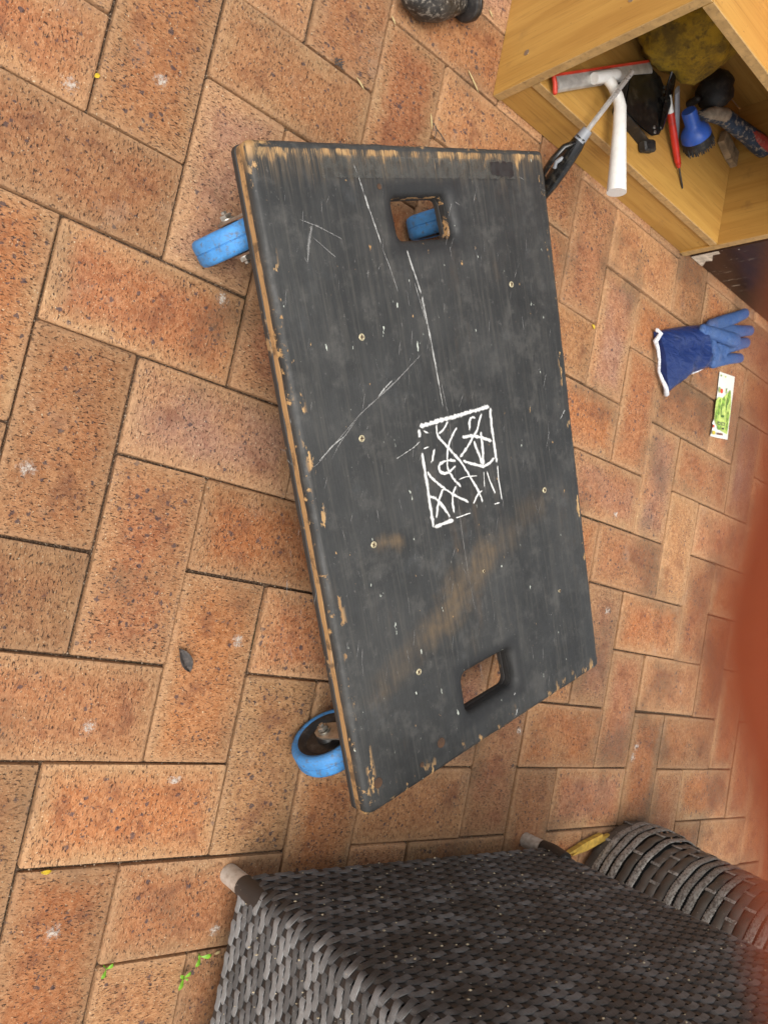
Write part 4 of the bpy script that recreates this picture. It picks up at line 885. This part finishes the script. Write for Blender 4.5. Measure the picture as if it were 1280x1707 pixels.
for u, v, r_, L in ((718, 203, -1.2, .022), (600, 140, -.5, .018), (655, 34, -.7, .012), (775, 20, .3, .013), (817, 23, -.6, .012), (788, 136, -.6, .035)):
    lab = {718: 'pale straw bit at the far edge of the dolly', 600: 'straw bit in the brick joint above the dolly, left of centre', 655: 'straw flake left of the black fitting', 775: 'straw bit touching the flange of the black fitting', 817: 'straw bit between the black fitting and the cabinet', 788: 'long straw in the joint just left of the cabinet corner'}[u]
    leaf('straw', u, v, L, .003, r_, M['straw'], lab, 'straw', .0008)
mb = MB(); rr = random.Random(4); p0 = at(564, 105, .003)
for k in range(9): mb.tube([p0 + Vector((rr.uniform(-.008, .008), rr.uniform(-.008, .008), rr.uniform(0, .004))) for _ in range(3)], .0006, 5)
tag(mb.build('dry_tuft', M['dead_leaf'], None, 50), 'tiny tuft of dry roots in the joint above the dolly', 'tuft')
mb = MB(); p0 = at(728, 225, .002)
mb.tube([at(722, 205, .004), at(728, 216, .010), at(735, 225, .006), at(742, 236, .003)], .0008, 6).tube([at(728, 216, .010), at(724, 232, .004)], .0006, 6)
tag(mb.build('twig', M['dead_leaf'], None, 50), 'thin dead twig on the bricks behind the dolly hand hole', 'twig')
# seedlings in the joints
M['seedling'] = simple('seedling_green', (.20, .42, .03), .5, sc=200, var=.2)
def seedling(u, v, leaves, label):
    p = at(u, v, 0); t_ = thing('seedling', label, 'weed', (p.x, p.y, 0), group='green seedlings in the joints')
    MB().tube([(0, 0, -.004), (.0006, 0, .003), (0, .0004, .006)], .0007, 6).build('stem', M['seedling'], t_, 50)
    for a_, L, wd, hh in leaves:
        vs = []; n = 7
        for i in range(n):
            k = i / (n - 1); w_ = wd * (math.sin(math.pi * (k ** 1.4 * .92 + .04)))
            for s in (-1, 0, 1): vs.append((L * k, w_ * s * .5, hh + .004 * math.sin(k * 2.2) + .0008 * abs(s)))
        o_ = MB().add(vs, [(i * 3 + j, i * 3 + j + 1, (i + 1) * 3 + j + 1, (i + 1) * 3 + j) for i in range(n - 1) for j in range(2)]).build('leaf', M['seedling'], t_, 60); o_.rotation_euler.z = a_
        m_ = o_.modifiers.new('thick', 'SOLIDIFY'); m_.thickness = .0003
seedling(331, 1591, [(.1, .014, .006, .005), (-2.0, .012, .006, .004), (2.7, .006, .004, .005)], 'green seedling beside the armchair with a leaf pointing right')
seedling(303, 1626, [(.9, .010, .005, .005), (-1.9, .014, .006, .004), (2.5, .009, .005, .005), (-.2, .005, .002, .006)], 'four leaved green seedling in the joint left of the armchair')
seedling(175, 1612, [(.9, .009, .005, .004), (-2.1, .010, .005, .004)], 'two leaved green seedling in the joint farthest from the armchair')

# ================================================================== the photographer's hand, a fingertip reaching in front of the lens
t = NT('skin'); o = t.obj(); n_ = t.noise(o, 180, 4); c = t.mix(n_, (.42, .105, .05), (.48, .13, .062))  # skin base reddened, carrying the light that glows through the finger
t.b.inputs['Subsurface Weight'].default_value = .35; t.b.inputs['Subsurface Radius'].default_value = (1, .25, .1); t.b.inputs['Subsurface Scale'].default_value = .004
t.bump(t.noise(o, 900, 2), .0002); M['skin'] = t.fin(c, .5, 0, .4)
M['nail'] = simple('nail', (.62, .33, .25), .3)
M['sleeve'] = simple('sleeve_cloth', (.10, .11, .13), .9, sc=200)
def cs(x, y, z): return CAM + RIGHT * x - UP * y + FWD * z
hand = thing('person', 'bare fingertip of the photographer reaching in at the right edge', 'person', cs(.085, .06, -.03))
inv = Matrix.Translation(-cs(.085, .06, -.03))
chains = {
    'index': [((.072, .030, -.028), .0125), ((.052, .026, .004), .0105), ((.0295, .0255, .0180), .0098), ((.0207, .0130, .0203), .0096), ((.0190, .0040, .0210), .0095), ((.0194, -.0052, .0208), .0085)],
    'middle': [((.076, .050, -.032), .0125), ((.078, .046, .006), .0108), ((.070, .062, .022), .0098), ((.064, .074, .012), .0088), ((.066, .078, .002), .0076)],
    'ring': [((.082, .069, -.034), .012), ((.086, .066, .001), .0103), ((.080, .082, .014), .0092), ((.074, .090, .004), .0083), ((.076, .092, -.006), .0072)],
    'little': [((.090, .086, -.036), .011), ((.095, .084, -.009), .009), ((.090, .096, .002), .0082), ((.086, .101, -.007), .0073), ((.088, .102, -.015), .0065)],
    'thumb': [((.088, .022, -.060), .0145), ((.070, .006, -.052), .0128), ((.050, -.004, -.046), .0112), ((.036, -.008, -.042), .0096)]}
hm = MB()
def hp_(L): return [inv @ cs(*p) for p in L]
hm.tube(hp_([(.31, .19, -.24), (.20, .115, -.14), (.140, .078, -.088), (.118, .066, -.066)]), [.040, .033, .025, .024], 24, roundcap=True)
pal = hp_([(.122, .068, -.070), (.104, .060, -.054), (.088, .056, -.038), (.080, .054, -.031)])
for off_, sc_ in ((-.026, 1), (-.013, 1.05), (0, 1.05), (.013, 1), (.025, .9)):
    sh = (inv @ cs(0, off_, 0)) - (inv @ cs(0, 0, 0)); hm.tube([p + sh * k for p, k in zip(pal, (.45, .8, 1.0, 1.0))], [.017 * sc_, .0155 * sc_, .0145 * sc_, .0135 * sc_], 16, roundcap=True)
for nme, chn in chains.items():
    P0 = [Vector(inv @ cs(*p)) for p, r in chn]; r0 = [r for p, r in chn]
    PP, RR = [], []
    for q in range(len(P0) - 1):
        a_, b_, c_, d_2 = P0[max(q - 1, 0)], P0[q], P0[q + 1], P0[min(q + 2, len(P0) - 1)]
        for m_ in range(5):
            k = m_ / 5; PP.append(.5 * ((2 * b_) + (c_ - a_) * k + (2 * a_ - 5 * b_ + 4 * c_ - d_2) * k * k + (3 * b_ - a_ - 3 * c_ + d_2) * k ** 3)); RR.append((r0[q] + (r0[q + 1] - r0[q]) * k) * (1 + .05 * math.cos(2 * math.pi * k)))
    PP.append(P0[-1]); RR.append(r0[-1])
    hm.tube([pal[1]] + PP if nme == 'thumb' else PP, ([.016] + RR) if nme == 'thumb' else RR, 18, roundcap=True)
ho = hm.build('hand', M['skin'], hand, 0)
rm = ho.modifiers.new('remesh', 'REMESH'); rm.mode = 'VOXEL'; rm.voxel_size = .0014; rm.use_smooth_shade = True
smo = ho.modifiers.new('smooth', 'SMOOTH'); smo.iterations = 8
nl = MB(); tp = inv @ cs(.0225, .000, .0275); nl.tube([tp, inv @ cs(.0235, .006, .0292)], [.0048, .0052], 12, flat=.25, updir=FWD, roundcap=True); nl.build('nail', M['nail'], ho, 60)
MB().tube([inv @ cs(.175, .10, -.118), inv @ cs(.30, .18, -.23), inv @ cs(.42, .26, -.34)], [.040, .050, .056], 24).build('sleeve', M['sleeve'], hand, 50)
